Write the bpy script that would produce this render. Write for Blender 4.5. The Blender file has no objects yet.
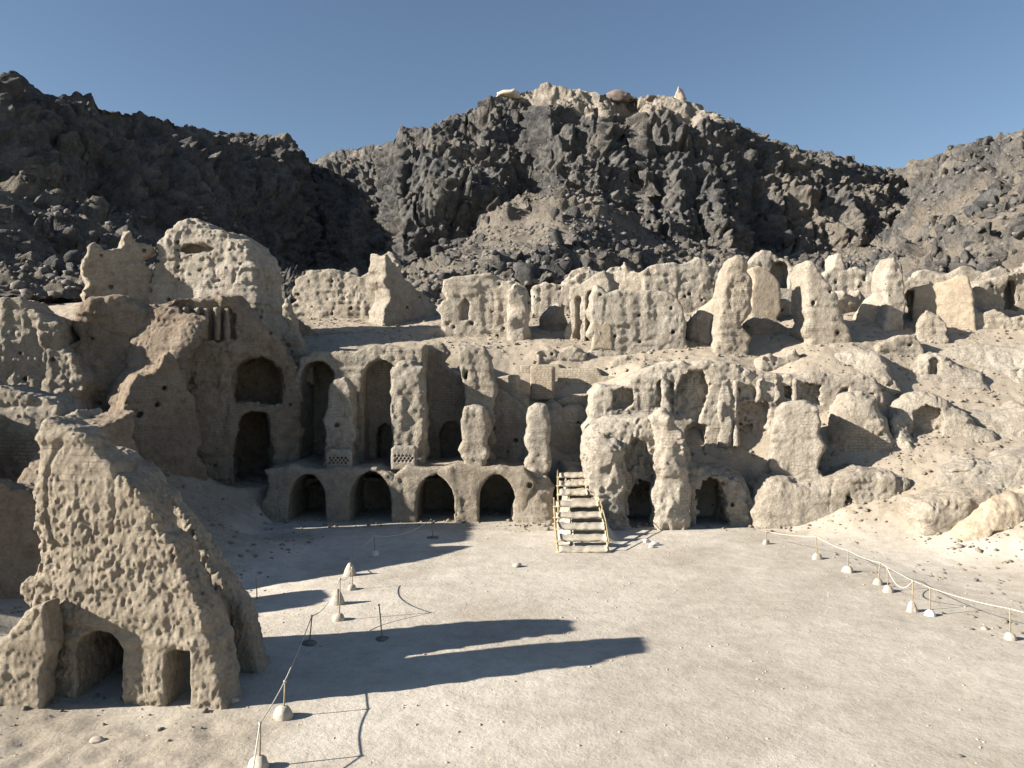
import bpy, math, random
import numpy as np

F = 800.0          # focal length in pixels of a 1024 wide frame
CX, HY = 512.0, 370.0   # principal column, horizon row
EYE = 8.0
SUN_AZ, SUN_EL = 14.0, 24.0   # shadows run towards +x, turned this much towards +y
rng = np.random.RandomState(7)
random.seed(7)
scene = bpy.context.scene
COL = scene.collection
f32 = np.float32

# ------------------------------------------------------------------ helpers
def pt(px, py, d):
    return np.array([(px - CX) * d / F, d, EYE + (HY - py) * d / F])

def on_ground(px, py, z=0.0):
    d = F * (EYE - z) / (py - HY)
    return pt(px, py, d)

def tag(o, label=None, cat=None, group=None, kind=None):
    if label: o['label'] = label
    if cat: o['category'] = cat
    if group: o['group'] = group
    if kind: o['kind'] = kind
    return o

def mesh_np(name, v, faces, mat=None, smooth=True):
    """v (n,3); faces (m,4) or (m,3)"""
    me = bpy.data.meshes.new(name)
    v = np.ascontiguousarray(v, f32); faces = np.ascontiguousarray(faces, np.int32)
    n, k = faces.shape
    me.vertices.add(len(v)); me.vertices.foreach_set('co', v.ravel())
    me.loops.add(n * k); me.loops.foreach_set('vertex_index', faces.ravel())
    me.polygons.add(n)
    me.polygons.foreach_set('loop_start', np.arange(0, n * k, k, dtype=np.int32))
    if smooth: me.polygons.foreach_set('use_smooth', np.ones(n, bool))
    me.update(calc_edges=True)
    if mat: me.materials.append(mat)
    return me

def link(name, me, parent=None, loc=None, rz=0):
    o = bpy.data.objects.new(name, me); COL.objects.link(o)
    if parent: o.parent = parent
    if loc is not None: o.location = [float(c) for c in loc]
    if rz: o.rotation_euler = (0, 0, rz)
    return o

def empty(name, loc, rz=0):
    return link(name, None, None, loc, rz)

# --- value noise on a regular grid (fast, separable)
def gnoise(shape, h, wl, seed):
    r = np.random.RandomState(seed)
    if np.isscalar(wl): wl = (wl,) * 3
    idx, fr, ns = [], [], []
    for n, w in zip(shape, wl):
        c = np.arange(n) * h / w + r.rand()
        i = np.floor(c).astype(int); f = c - i
        f = f * f * (3 - 2 * f)
        idx.append(i); fr.append(f.astype(f32)); ns.append(i[-1] + 2)
    R = (r.rand(*ns) * 2 - 1).astype(f32)
    A = R[idx[0]] + (R[idx[0] + 1] - R[idx[0]]) * fr[0][:, None, None]
    A = A[:, idx[1]] + (A[:, idx[1] + 1] - A[:, idx[1]]) * fr[1][None, :, None]
    A = A[:, :, idx[2]] + (A[:, :, idx[2] + 1] - A[:, :, idx[2]]) * fr[2][None, None, :]
    return A

# --- value noise at arbitrary points
def _hash(i, j, k, seed):
    n = (i * 374761393 + j * 668265263 + k * 2147483647 + seed * 1274126177).astype(np.int64) & 0xffffffff
    n = ((n ^ (n >> 13)) * 1274126177) & 0xffffffff
    n = ((n ^ (n >> 15)) * 2246822519) & 0xffffffff
    return (((n ^ (n >> 16)) & 0xffffff) / float(0xffffff)).astype(f32)

def pnoise(P, wl, seed):
    wl = np.array((wl,) * 3 if np.isscalar(wl) else wl)
    q = P / wl + seed * 13.37
    i = np.floor(q).astype(np.int64); f = (q - i).astype(f32); f = f * f * (3 - 2 * f)
    out = 0
    for a in (0, 1):
        for b in (0, 1):
            for c in (0, 1):
                w = (f[:, 0] if a else 1 - f[:, 0]) * (f[:, 1] if b else 1 - f[:, 1]) * (f[:, 2] if c else 1 - f[:, 2])
                out = out + w * _hash(i[:, 0] + a, i[:, 1] + b, i[:, 2] + c, seed)
    return out * 2 - 1

def worley(P, wl, seed):
    """F1, F2 distances and a random value of the nearest cell"""
    wl = np.array((wl,) * 3 if np.isscalar(wl) else wl)
    q = P / wl + seed * 7.1
    i = np.floor(q).astype(np.int64)
    f1 = np.full(len(P), 9., f32); f2 = f1.copy(); idv = np.zeros(len(P), f32)
    for a in (-1, 0, 1):
        for b in (-1, 0, 1):
            for c in (-1, 0, 1):
                ci = i + (a, b, c)
                dx = ci[:, 0] + _hash(ci[:, 0], ci[:, 1], ci[:, 2], seed) - q[:, 0]
                dy = ci[:, 1] + _hash(ci[:, 0], ci[:, 1], ci[:, 2], seed + 1) - q[:, 1]
                dz = ci[:, 2] + _hash(ci[:, 0], ci[:, 1], ci[:, 2], seed + 2) - q[:, 2]
                dd = np.sqrt(dx * dx + dy * dy + dz * dz).astype(f32)
                rv = _hash(ci[:, 0], ci[:, 1], ci[:, 2], seed + 3)
                near = dd < f1
                f2 = np.where(near, f1, np.minimum(f2, dd))
                idv = np.where(near, rv, idv)
                f1 = np.where(near, dd, f1)
    return f1, f2, idv

# --- signed distance of a polygon on a grid
def sd_poly(U, Z, poly):
    poly = np.array(poly, float)
    d2 = np.full(U.shape, 1e9); s = np.ones(U.shape)
    n = len(poly)
    for i in range(n):
        a, b = poly[i], poly[i - 1]
        e = b - a; wx = U - a[0]; wz = Z - a[1]
        t = np.clip((wx * e[0] + wz * e[1]) / (e @ e + 1e-9), 0, 1)
        bx = wx - e[0] * t; bz = wz - e[1] * t
        d2 = np.minimum(d2, bx * bx + bz * bz)
        c1 = Z >= a[1]; c2 = Z < b[1]; c3 = e[0] * wz > e[1] * wx
        s = np.where((c1 & c2 & c3) | (~c1 & ~c2 & ~c3), -s, s)
    return (s * np.sqrt(d2)).astype(f32)

def smax(a, b, k):
    if k <= 0: return np.maximum(a, b)
    h = np.maximum(k - np.abs(a - b), 0) / k
    return np.maximum(a, b) + h * h * k * 0.25

def smin(a, b, k):
    return -smax(-a, -b, k)

def surfnet(f, h):
    s = f < 0
    nx, ny, nz = f.shape
    c = np.zeros((nx - 1, ny - 1, nz - 1), np.int8)
    sl = lambda a, n: slice(a, n - 1 + a)
    for a in (0, 1):
        for b in (0, 1):
            for e in (0, 1):
                c += s[sl(a, nx), sl(b, ny), sl(e, nz)]
    m = (c > 0) & (c < 8)
    idx = np.full(m.shape, -1, np.int32)
    ii, jj, kk = np.nonzero(m); N = len(ii)
    idx[ii, jj, kk] = np.arange(N)
    corner = np.array([(a, b, e) for a in (0, 1) for b in (0, 1) for e in (0, 1)])
    vals = np.stack([f[ii + a, jj + b, kk + e] for a, b, e in corner], 1)
    acc = np.zeros((N, 3), f32); cnt = np.zeros(N, f32)
    for p in range(8):
        for q in range(p + 1, 8):
            dlt = corner[q] - corner[p]
            if np.abs(dlt).sum() != 1: continue
            va, vb = vals[:, p], vals[:, q]
            x = (va < 0) != (vb < 0)
            t = np.where(x, va / np.where(x, va - vb, 1), 0)
            acc += np.where(x[:, None], corner[p] + dlt * t[:, None], 0); cnt += x
    V = (np.stack([ii, jj, kk], 1) + acc / cnt[:, None]) * h
    quads = []
    def q(axis):
        sh = [slice(1, -1)] * 3
        lo, hi = list(sh), list(sh); lo[axis] = slice(0, -1); hi[axis] = slice(1, None)
        A, B = s[tuple(lo)], s[tuple(hi)]
        x = np.nonzero(A != B)
        flip = A[x]
        base = [x[0], x[1], x[2]]
        o = [k for k in range(3) if k != axis]
        for k in o: base[k] = base[k] + 1
        def cell(da, db):
            cc = [base[0], base[1], base[2]]
            cc[o[0]] = cc[o[0]] - da; cc[o[1]] = cc[o[1]] - db
            return idx[cc[0], cc[1], cc[2]]
        Q = np.stack([cell(1, 1), cell(0, 1), cell(0, 0), cell(1, 0)], 1)
        if axis == 1: flip = ~flip
        Q = np.where(flip[:, None], Q, Q[:, ::-1])
        quads.append(Q)
    for a in range(3): q(a)
    return V, np.concatenate(quads)

# ------------------------------------------------------------------ materials
def nodes_of(name):
    m = bpy.data.materials.new(name); m.use_nodes = True
    nt = m.node_tree
    return m, nt, nt.nodes['Principled BSDF']

def N(nt, typ, **kw):
    n = nt.nodes.new(typ)
    for k, v in kw.items():
        if k in n.inputs: n.inputs[k].default_value = v
        else: setattr(n, k, v)
    return n

def ramp(nt, fac, stops):
    r = nt.nodes.new('ShaderNodeValToRGB')
    el = r.color_ramp.elements
    while len(el) < len(stops): el.new(0.5)
    for e, (p, c) in zip(el, stops):
        e.position = p; e.color = (*c, 1) if len(c) == 3 else c
    nt.links.new(fac, r.inputs[0]); return r

def noise(nt, co, scale, detail=6, rough=.6, dist=0):
    n = N(nt, 'ShaderNodeTexNoise', Scale=scale, Detail=detail, Roughness=rough, Distortion=dist)
    nt.links.new(co, n.inputs['Vector']); return n.outputs[0]

def mixc(nt, fac, a, b, mode='MIX'):
    n = nt.nodes.new('ShaderNodeMix'); n.data_type = 'RGBA'; n.blend_type = mode
    for sock, val in ((n.inputs[0], fac), (n.inputs[6], a), (n.inputs[7], b)):
        if hasattr(val, 'links') or hasattr(val, 'is_linked'): nt.links.new(val, sock)
        elif isinstance(val, (int, float)): sock.default_value = val
        else: sock.default_value = (*val, 1)
    return n.outputs[2]

def bump(nt, bs, height, strength, dist, prev=None):
    b = N(nt, 'ShaderNodeBump', Strength=strength, Distance=dist)
    nt.links.new(height, b.inputs['Height'])
    if prev: nt.links.new(prev, b.inputs['Normal'])
    nt.links.new(b.outputs[0], bs.inputs['Normal']); return b.outputs[0]

def adobe(name, c0, c1, c2, brick=None, bmp=1.0):
    m, nt, bs = nodes_of(name)
    g = N(nt, 'ShaderNodeNewGeometry'); co = g.outputs['Position']
    n1 = noise(nt, co, .35, 5, .6); n2 = noise(nt, co, 2.2, 8, .7); n3 = noise(nt, co, 9, 6, .7)
    col = ramp(nt, n1, [(.3, c0), (.5, c1), (.72, c2)]).outputs[0]
    dk = ramp(nt, n2, [(.25, (.62, .6, .58)), (.6, (1.08, 1.08, 1.08))]).outputs[0]
    col = mixc(nt, 1.0, col, dk, 'MULTIPLY')
    dk2 = ramp(nt, n3, [(.32, (.55, .52, .50)), (.44, (.92, .91, .9)), (.6, (1.04, 1.04, 1.04))]).outputs[0]
    col = mixc(nt, .7, col, dk2, 'MULTIPLY')
    oi = N(nt, 'ShaderNodeObjectInfo')
    col = mixc(nt, 1., col, ramp(nt, oi.outputs['Random'], [(0, (.86, .86, .87)), (.35, (1, .98, .95)), (.7, (.95, .96, .97)), (1, (1.09, 1.08, 1.07))]).outputs[0], 'MULTIPLY')
    prev = None
    if brick:
        tc = N(nt, 'ShaderNodeTexCoord'); mp = N(nt, 'ShaderNodeMapping')
        nt.links.new(tc.outputs['Object'], mp.inputs['Vector'])
        mp.inputs['Rotation'].default_value = (math.radians(90), 0, 0)
        b = N(nt, 'ShaderNodeTexBrick', Scale=1.0); b.inputs['Brick Width'].default_value = .42
        b.inputs['Row Height'].default_value = brick; b.inputs['Mortar Size'].default_value = .018
        b.inputs['Color1'].default_value = (.92, .92, .92, 1); b.inputs['Color2'].default_value = (1.05, 1.02, 1, 1)
        b.inputs['Mortar'].default_value = (.62, .6, .58, 1); b.inputs['Mortar Smooth'].default_value = .4
        nt.links.new(mp.outputs[0], b.inputs['Vector'])
        col = mixc(nt, .8, col, b.outputs['Color'], 'MULTIPLY')
        prev = bump(nt, bs, b.outputs['Fac'], -.6, .03)
        nt.nodes[-1].invert = False
    nt.links.new(col, bs.inputs['Base Color'])
    bs.inputs['Roughness'].default_value = .95
    bs.inputs['Specular IOR Level'].default_value = .12
    if not brick:
        sx = N(nt, 'ShaderNodeSeparateXYZ'); nt.links.new(co, sx.inputs[0])
        mx = N(nt, 'ShaderNodeMath', operation='MULTIPLY_ADD'); mx.inputs[1].default_value = .55
        nt.links.new(sx.outputs[1], mx.inputs[0]); nt.links.new(sx.outputs[0], mx.inputs[2])
        wz = N(nt, 'ShaderNodeMath', operation='MULTIPLY_ADD'); wz.inputs[1].default_value = .16
        nt.links.new(n1, wz.inputs[0]); nt.links.new(sx.outputs[2], wz.inputs[2])
        cb = N(nt, 'ShaderNodeCombineXYZ'); nt.links.new(mx.outputs[0], cb.inputs[0]); nt.links.new(wz.outputs[0], cb.inputs[1])
        b = N(nt, 'ShaderNodeTexBrick', Scale=1.0); b.inputs['Brick Width'].default_value = .40; b.inputs['Row Height'].default_value = .155
        b.inputs['Mortar Size'].default_value = .02; b.inputs['Mortar Smooth'].default_value = .6
        nt.links.new(cb.outputs[0], b.inputs['Vector'])
        pm = ramp(nt, noise(nt, co, .55, 4, .6), [(.53, (0, 0, 0)), (.66, (1, 1, 1))]).outputs[0]
        pq = N(nt, 'ShaderNodeMath', operation='MULTIPLY'); nt.links.new(b.outputs['Fac'], pq.inputs[0]); nt.links.new(pm, pq.inputs[1])
        prev = bump(nt, bs, pq.outputs[0], -.75 * bmp, .05)
        col = mixc(nt, pq.outputs[0], col, (.24, .195, .15)); nt.links.new(col, bs.inputs['Base Color'])
    v = N(nt, 'ShaderNodeTexVoronoi', Scale=6.5); v.inputs['Detail'].default_value = 2; nt.links.new(co, v.inputs['Vector'])
    prev = bump(nt, bs, n2, .7 * bmp, .16, prev)
    prev = bump(nt, bs, v.outputs['Distance'], .55 * bmp, .09, prev)
    prev = bump(nt, bs, noise(nt, co, 8, 8, .85), 1.0 * bmp, .11, prev)
    return m

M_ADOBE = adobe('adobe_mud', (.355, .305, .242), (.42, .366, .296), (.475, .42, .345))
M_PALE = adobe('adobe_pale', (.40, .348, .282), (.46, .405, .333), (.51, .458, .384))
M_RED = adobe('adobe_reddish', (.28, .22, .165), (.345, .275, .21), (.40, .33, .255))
M_PLASTER = adobe('smooth_plaster', (.38, .31, .235), (.42, .35, .265), (.45, .38, .29), bmp=.35)
M_BRICK = adobe('new_mud_brick', (.35, .30, .235), (.385, .335, .265), (.42, .37, .295), brick=.13, bmp=.5)
M_FRONT = adobe('adobe_pitted', (.365, .31, .24), (.43, .37, .29), (.49, .425, .34), bmp=.8)

def ground_mat():
    m, nt, bs = nodes_of('dusty_earth')
    g = N(nt, 'ShaderNodeNewGeometry'); co = g.outputs['Position']
    n1 = noise(nt, co, .22, 6, .62, .6); n2 = noise(nt, co, 1.6, 8, .7); n3 = noise(nt, co, 11, 6, .75)
    n0 = noise(nt, co, .06, 4, .6, 1.2)
    col = ramp(nt, n1, [(.3, (.44, .385, .315)), (.5, (.515, .46, .385)), (.7, (.58, .525, .445))]).outputs[0]
    col = mixc(nt, .9, col, ramp(nt, n0, [(.38, (.80, .79, .77)), (.56, (1.06, 1.06, 1.06))]).outputs[0], 'MULTIPLY')
    dk = ramp(nt, n2, [(.3, (.80, .79, .78)), (.6, (1.05, 1.05, 1.05))]).outputs[0]
    col = mixc(nt, .9, col, dk, 'MULTIPLY')
    v = N(nt, 'ShaderNodeTexVoronoi', Scale=7.0); nt.links.new(co, v.inputs['Vector'])
    sp = ramp(nt, v.outputs['Distance'], [(.05, (.55, .52, .5)), (.16, (1, 1, 1))]).outputs[0]
    col = mixc(nt, .5, col, sp, 'MULTIPLY')
    dk2 = ramp(nt, n3, [(.3, (.78, .77, .75)), (.52, (1, 1, 1))]).outputs[0]
    col = mixc(nt, .7, col, dk2, 'MULTIPLY')
    at = N(nt, 'ShaderNodeAttribute', attribute_name='rubble')
    rub = ramp(nt, n2, [(.25, (.25, .205, .155)), (.45, (.345, .29, .225)), (.7, (.41, .35, .275))]).outputs[0]
    rub = mixc(nt, .8, rub, ramp(nt, n3, [(.34, (.5, .47, .45)), (.46, (.95, .94, .93)), (.6, (1.05, 1.05, 1.05))]).outputs[0], 'MULTIPLY')
    col = mixc(nt, at.outputs['Fac'], col, rub)
    nt.links.new(col, bs.inputs['Base Color'])
    bs.inputs['Roughness'].default_value = .95; bs.inputs['Specular IOR Level'].default_value = .1
    p = bump(nt, bs, n2, .5, .12)
    p = bump(nt, bs, n3, .5, .03, p)
    bump(nt, bs, v.outputs['Distance'], .12, .03, p)
    return m
M_GROUND = ground_mat()

def rock_mat():
    m, nt, bs = nodes_of('dark_volcanic_rock')
    g = N(nt, 'ShaderNodeNewGeometry'); co = g.outputs['Position']
    n1 = noise(nt, co, .09, 6, .65); n2 = noise(nt, co, .5, 8, .7); n3 = noise(nt, co, 2.2, 6, .75)
    rock = ramp(nt, n1, [(.3, (.115, .115, .120)), (.5, (.172, .161, .149)), (.7, (.28, .247, .207))]).outputs[0]
    dk = ramp(nt, n2, [(.3, (.40, .41, .44)), (.62, (1.25, 1.24, 1.22))]).outputs[0]
    rock = mixc(nt, 1., rock, dk, 'MULTIPLY')
    dust = ramp(nt, n2, [(.3, (.20, .172, .14)), (.7, (.31, .268, .218))]).outputs[0]
    at = N(nt, 'ShaderNodeAttribute', attribute_name='dust')
    br = ramp(nt, n3, [(.35, (0, 0, 0)), (.65, (1, 1, 1))]).outputs[0]
    ad = N(nt, 'ShaderNodeMath', operation='MULTIPLY_ADD'); ad.inputs[1].default_value = .5
    nt.links.new(br, ad.inputs[0]); 
    sb = N(nt, 'ShaderNodeMath', operation='SUBTRACT'); sb.inputs[1].default_value = .25
    nt.links.new(at.outputs['Fac'], sb.inputs[0]); nt.links.new(sb.outputs[0], ad.inputs[2])
    fr = ramp(nt, ad.outputs[0], [(.3, (0, 0, 0)), (.62, (1, 1, 1))]).outputs[0]
    col = mixc(nt, fr, rock, dust)
    ac = N(nt, 'ShaderNodeAttribute', attribute_name='crust')
    crust = ramp(nt, n2, [(.3, (.33, .28, .225)), (.7, (.50, .44, .365))]).outputs[0]
    fc = ramp(nt, ac.outputs['Fac'], [(.4, (0, 0, 0)), (.6, (1, 1, 1))]).outputs[0]
    col = mixc(nt, fc, col, crust)
    nt.links.new(col, bs.inputs['Base Color'])
    bs.inputs['Roughness'].default_value = .9; bs.inputs['Specular IOR Level'].default_value = .15
    p = bump(nt, bs, n2, .8, 1.0)
    mp = N(nt, 'ShaderNodeMapping'); mp.inputs['Scale'].default_value = (1, 1, .55); nt.links.new(co, mp.inputs['Vector'])
    v = N(nt, 'ShaderNodeTexVoronoi', Scale=.9); v.inputs['Detail'].default_value = 3; nt.links.new(mp.outputs[0], v.inputs['Vector'])
    p = bump(nt, bs, v.outputs['Distance'], .9, .7, p)
    bump(nt, bs, n3, 1.0, .6, p)
    return m
M_ROCK = rock_mat()

def plain(name, col, rough=.8, sc=30, var=.25):
    m, nt, bs = nodes_of(name)
    tc = N(nt, 'ShaderNodeTexCoord')
    n = noise(nt, tc.outputs['Object'], sc, 5, .65)
    lo = tuple(c * (1 - var) for c in col); hi = tuple(min(1, c * (1 + var)) for c in col)
    r = ramp(nt, n, [(.3, lo), (.7, hi)])
    nt.links.new(r.outputs[0], bs.inputs['Base Color'])
    bs.inputs['Roughness'].default_value = rough
    bump(nt, bs, n, .35, .02)
    return m
M_WOOD = plain('weathered_plank', (.41, .355, .275), .85, 6)
M_POLE = plain('yellow_bamboo', (.40, .315, .175), .75, 12, .35)
M_POST = plain('wooden_pole', (.29, .225, .145), .8, 14)
M_PLINTH = plain('plaster_foot', (.43, .37, .295), .9, 9, .3)
M_WHITE = plain('white_plaster', (.60, .57, .52), .9, 9)
M_ROPE = plain('hemp_rope', (.55, .49, .39), .9, 40)
M_STONE = plain('loose_stone', (.40, .34, .27), .9, 7)
M_OUT = plain('outcrop_rock', (.11, .105, .10), .9, 3, .45)
M_DSTONE = plain('dark_stone', (.15, .135, .12), .9, 5, .4)

# ------------------------------------------------------------------ ruins
class Frame:
    def __init__(s, px, d, yaw):
        s.x0 = (px - CX) * d / F; s.y0 = d; s.th = math.radians(yaw)
        s.c, s.s = math.cos(s.th), math.sin(s.th)
    def uz(s, px, py, off=0.0):
        a = (px - CX) / F; b = (HY - py) / F
        k = (-s.x0 * s.s + s.y0 * s.c + off) / (-a * s.s + s.c)
        x, y = a * k, k
        return ((x - s.x0) * s.c + (y - s.y0) * s.s, EYE + b * k)

def arch(x0, x1, top, bot, point=.0, spring=None, n=12):
    """an arch outline in photo pixels"""
    xc = (x0 + x1) / 2; r = (x1 - x0) / 2
    sp = top + r * 1.05 if spring is None else spring
    pts = [(x0, bot), (x0, sp)]
    for i in range(1, n):
        a = math.pi * (1 - i / n)
        e = math.sin(a) ** (1 + point)
        pts.append((xc + r * math.cos(a), sp - (sp - top) * e))
    pts += [(x1, sp), (x1, bot)]
    return pts

RUINS = []
def ruin(name, label, cat, d, poly, t=2.0, yaw=0, ap=None, amp=1.0, h=None, cut=(), add=(), rnd=.16, lean=0.0,
         mat=None, group=None, vert=1.4, seed=None, skirt=0.0, top=1.0, cutn=1.0, knob=1.0, soft=1.0, jagged=1.0, holes=None, grain=1.0):
    """poly: outline in photo pixels on the plane at distance d; t: thickness; cut: (outline, depth[, start]); add: (outline, front, back)"""
    seed = seed if seed is not None else 11 + len(RUINS) * 17
    if ap is None: ap = sum(p[0] for p in poly) / len(poly)
    fr = Frame(ap, d, yaw)
    jr = np.random.RandomState(seed + 9)
    if mat is M_BRICK: jagged = 0
    bigm = 1.0
    if cat == 'ruined pier': bigm, jagged, soft, rnd = .45, .7 * jagged, .6 * soft, min(rnd, .3)
    if name == 'ruined_hall': bigm, soft = .7, .65 * soft
    def jag(pl):
        out = []
        for i, p in enumerate(pl):
            q = pl[(i + 1) % len(pl)]
            out.append(p)
            L = math.hypot(q[0] - p[0], q[1] - p[1]); n = int(L / .55)
            if n < 2 or jagged == 0: continue
            nx, nz = -(q[1] - p[1]) / L, (q[0] - p[0]) / L
            for k in range(1, n):
                o = 1.2 * jagged * jr.randn() * min(.16, L * .05); f_ = (k + jr.uniform(-.3, .3)) / n
                out.append((p[0] + (q[0] - p[0]) * f_ + nx * o, p[1] + (q[1] - p[1]) * f_ + nz * o))
        return out
    P0 = jag([fr.uz(*p) for p in poly])
    prims = [(P0, 0.0, t)] + [(jag([fr.uz(p[0], p[1], w0) for p in pl]), w0, w1) for pl, w0, w1 in add]
    cuts = []
    for c in cut:
        st = c[2] if len(c) > 2 else 0.0
        cuts.append(([fr.uz(p[0], p[1], st) for p in c[0]], st - 1.5 if st == 0 else st, c[1] + st))
    if h is None: h = max(.04, min(.11, d * .00165))
    us = [u for pr in prims for u, z in pr[0]]; zs = [z for pr in prims for u, z in pr[0]]
    w0 = min(pr[1] for pr in prims); w1 = max(pr[2] for pr in prims)
    H = max(zs) - min(zs)
    mg = .9 * amp + .3
    u0, u1 = min(us) - mg, max(us) + mg
    z0, z1 = min(zs) - mg, max(zs) + mg
    w0 -= mg + max(0, skirt); w1 += mg + max(0, lean * H)
    shp = tuple(int((b - a) / h) + 2 for a, b in ((u0, u1), (w0, w1), (z0, z1)))
    U = (u0 + np.arange(shp[0]) * h).astype(f32); W = (w0 + np.arange(shp[1]) * h).astype(f32); Z = (z0 + np.arange(shp[2]) * h).astype(f32)
    UU, ZZ = np.meshgrid(U, Z, indexing='ij')
    Wb = W[None, :, None]; zb = min(zs)
    f = None
    for pl, a, b in prims:
        s2 = sd_poly(UU, ZZ, pl)[:, None, :]
        hz = (Z - zb)[None, None, :]
        front = a + lean * hz - skirt * np.maximum(0, 1 - hz / max(H * .45, .1)) ** 2
        g = np.maximum(front - Wb, Wb - b)
        g = smax(s2 + 0 * Wb, g, rnd)
        f = g if f is None else smin(f, g, .15)
    big = gnoise(shp, h, 2.3, seed)
    mid = gnoise(shp, h, (.95, .95, .95 * vert), seed + 1)
    kn = np.abs(gnoise(shp, h, (.46, .46, .46 * vert), seed + 2))
    kw = max(.17 * grain, 2.6 * h); kn2 = gnoise(shp, h, (kw, kw, kw * vert), seed + 4)
    fw = max(.11 * grain, 1.7 * h); fine = gnoise(shp, h, (fw, fw, fw * vert), seed + 3)
    kn3 = gnoise(shp, h, (.29 * grain, .29 * grain, .29 * vert * grain), seed + 12)
    flake = np.clip((gnoise(shp, h, (1.3, 1.3, 1.0), seed + 13) + .45 * gnoise(shp, h, .42, seed + 14) + .5 * kn2 * .5) * 7, -1, 1)
    bed = gnoise(shp, h, (1.7, 1.7, .22), seed + 5)
    flute = gnoise(shp, h, (.42, .42, 2.6), seed + 6)
    crack = np.exp(-(gnoise(shp, h, (1.6, 1.6, 2.4), seed + 7) / .045) ** 2)
    hh = np.clip((Z - zb) / max(H, .1), 0, 1)[None, None, :]
    rgh = np.clip(.62 + .9 * gnoise(shp, h, (2.0, 2.0, 1.5), seed + 15), .12, 1.25)      # rough where the plaster is gone
    nz = .10 * bigm * big * (.5 + top * hh) + soft * rgh * (.085 * mid - .06 * kn) + knob * rgh * (.014 * kn2 + .085 * kn2 * kn3 + .030 * kn3) + .02 + knob * .046 * fine * (.45 + .55 * rgh) + .060 * bed + .060 * flute + .05 * crack + .022 * flake
    f = f + amp * nz
    if cat in ('collapsed mud', 'rubble') or mat in (M_BRICK, M_PLASTER): holes = 0
    if mat is M_BRICK: jagged = .25
    uu = P0; area = (max(p[0] for p in uu) - min(p[0] for p in uu)) * H
    for k in range(int(min(14, area / 5)) if holes is None else holes):      # put-log holes and sockets
        hu = jr.uniform(min(p[0] for p in uu), max(p[0] for p in uu)); hz_ = zb + H * jr.uniform(.3, .9); rr = jr.uniform(.07, .14)
        i0, i1 = [int(np.clip((v - u0) / h, 0, shp[0] - 1)) for v in (hu - rr - h, hu + rr + 2 * h)]
        k0, k1 = [int(np.clip((v - z0) / h, 0, shp[2] - 1)) for v in (hz_ - rr - h, hz_ + rr + 2 * h)]
        dd = np.sqrt((U[i0:i1, None] - hu) ** 2 + (Z[None, k0:k1] - hz_) ** 2)[:, None, :] - rr
        dd = np.maximum(dd, Wb - (lean * (hz_ - zb) + .4))
        f[i0:i1, :, k0:k1] = np.maximum(f[i0:i1, :, k0:k1], -dd)
    for pl, a, b in cuts:
        s2 = sd_poly(UU, ZZ, pl)[:, None, :]
        g = smax(s2 + 0 * Wb, np.maximum(a - Wb, Wb - b), .12) + cutn * (.13 * mid + .07 * kn2 + .05 * fine)
        f = smax(f, -g, .06)
    f[0] = f[-1] = 1; f[:, 0] = f[:, -1] = 1; f[:, :, 0] = f[:, :, -1] = 1
    V, Q = surfnet(f.astype(f32), h)
    V += np.array([u0, w0, z0 - zb], f32)
    me = mesh_np(name, V, Q, mat or M_ADOBE)
    o = link(name, me, None, (fr.x0, fr.y0, zb), fr.th)
    tag(o, label, cat, group, 'thing')
    RUINS.append((o, fr, zb))
    return o, fr, zb

def part_of(thing, name, poly, w0, w1, amp=.3, h=.06, rnd=.2, mat=None, cut=(), seed=5, label=None):
    """a part in the frame of a ruin"""
    o, fr, zb = thing
    P0 = [fr.uz(p[0], p[1], w0) for p in poly]
    us = [p[0] for p in P0]; zs = [p[1] for p in P0]
    mg = .35 * amp + .15
    u0, z0, a0 = min(us) - mg, min(zs) - mg, w0 - mg
    shp = (int((max(us) + mg - u0) / h) + 2, int((w1 + mg - a0) / h) + 2, int((max(zs) + mg - z0) / h) + 2)
    U = u0 + np.arange(shp[0]) * h; W = a0 + np.arange(shp[1]) * h; Z = z0 + np.arange(shp[2]) * h
    UU, ZZ = np.meshgrid(U, Z, indexing='ij'); Wb = W[None, :, None].astype(f32)
    f = smax(sd_poly(UU, ZZ, P0)[:, None, :] + 0 * Wb, np.maximum(w0 - Wb, Wb - w1), rnd)
    f = f + amp * (.15 * gnoise(shp, h, .8, seed) + .1 * gnoise(shp, h, (.3, .3, .5), seed + 1) + .05 * gnoise(shp, h, .14, seed + 2))
    for pl in cut:
        pl = [fr.uz(p[0], p[1], w0) for p in pl]
        f = np.maximum(f, -sd_poly(UU, ZZ, pl)[:, None, :])
    f[0] = f[-1] = 1; f[:, 0] = f[:, -1] = 1; f[:, :, 0] = f[:, :, -1] = 1
    V, Q = surfnet(f.astype(f32), h)
    V += np.array([u0, a0, z0 - zb], f32)
    c = link(name, mesh_np(name, V, Q, mat or M_ADOBE), o)
    if label: c['label'] = label
    return c

exec_parts = []
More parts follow.
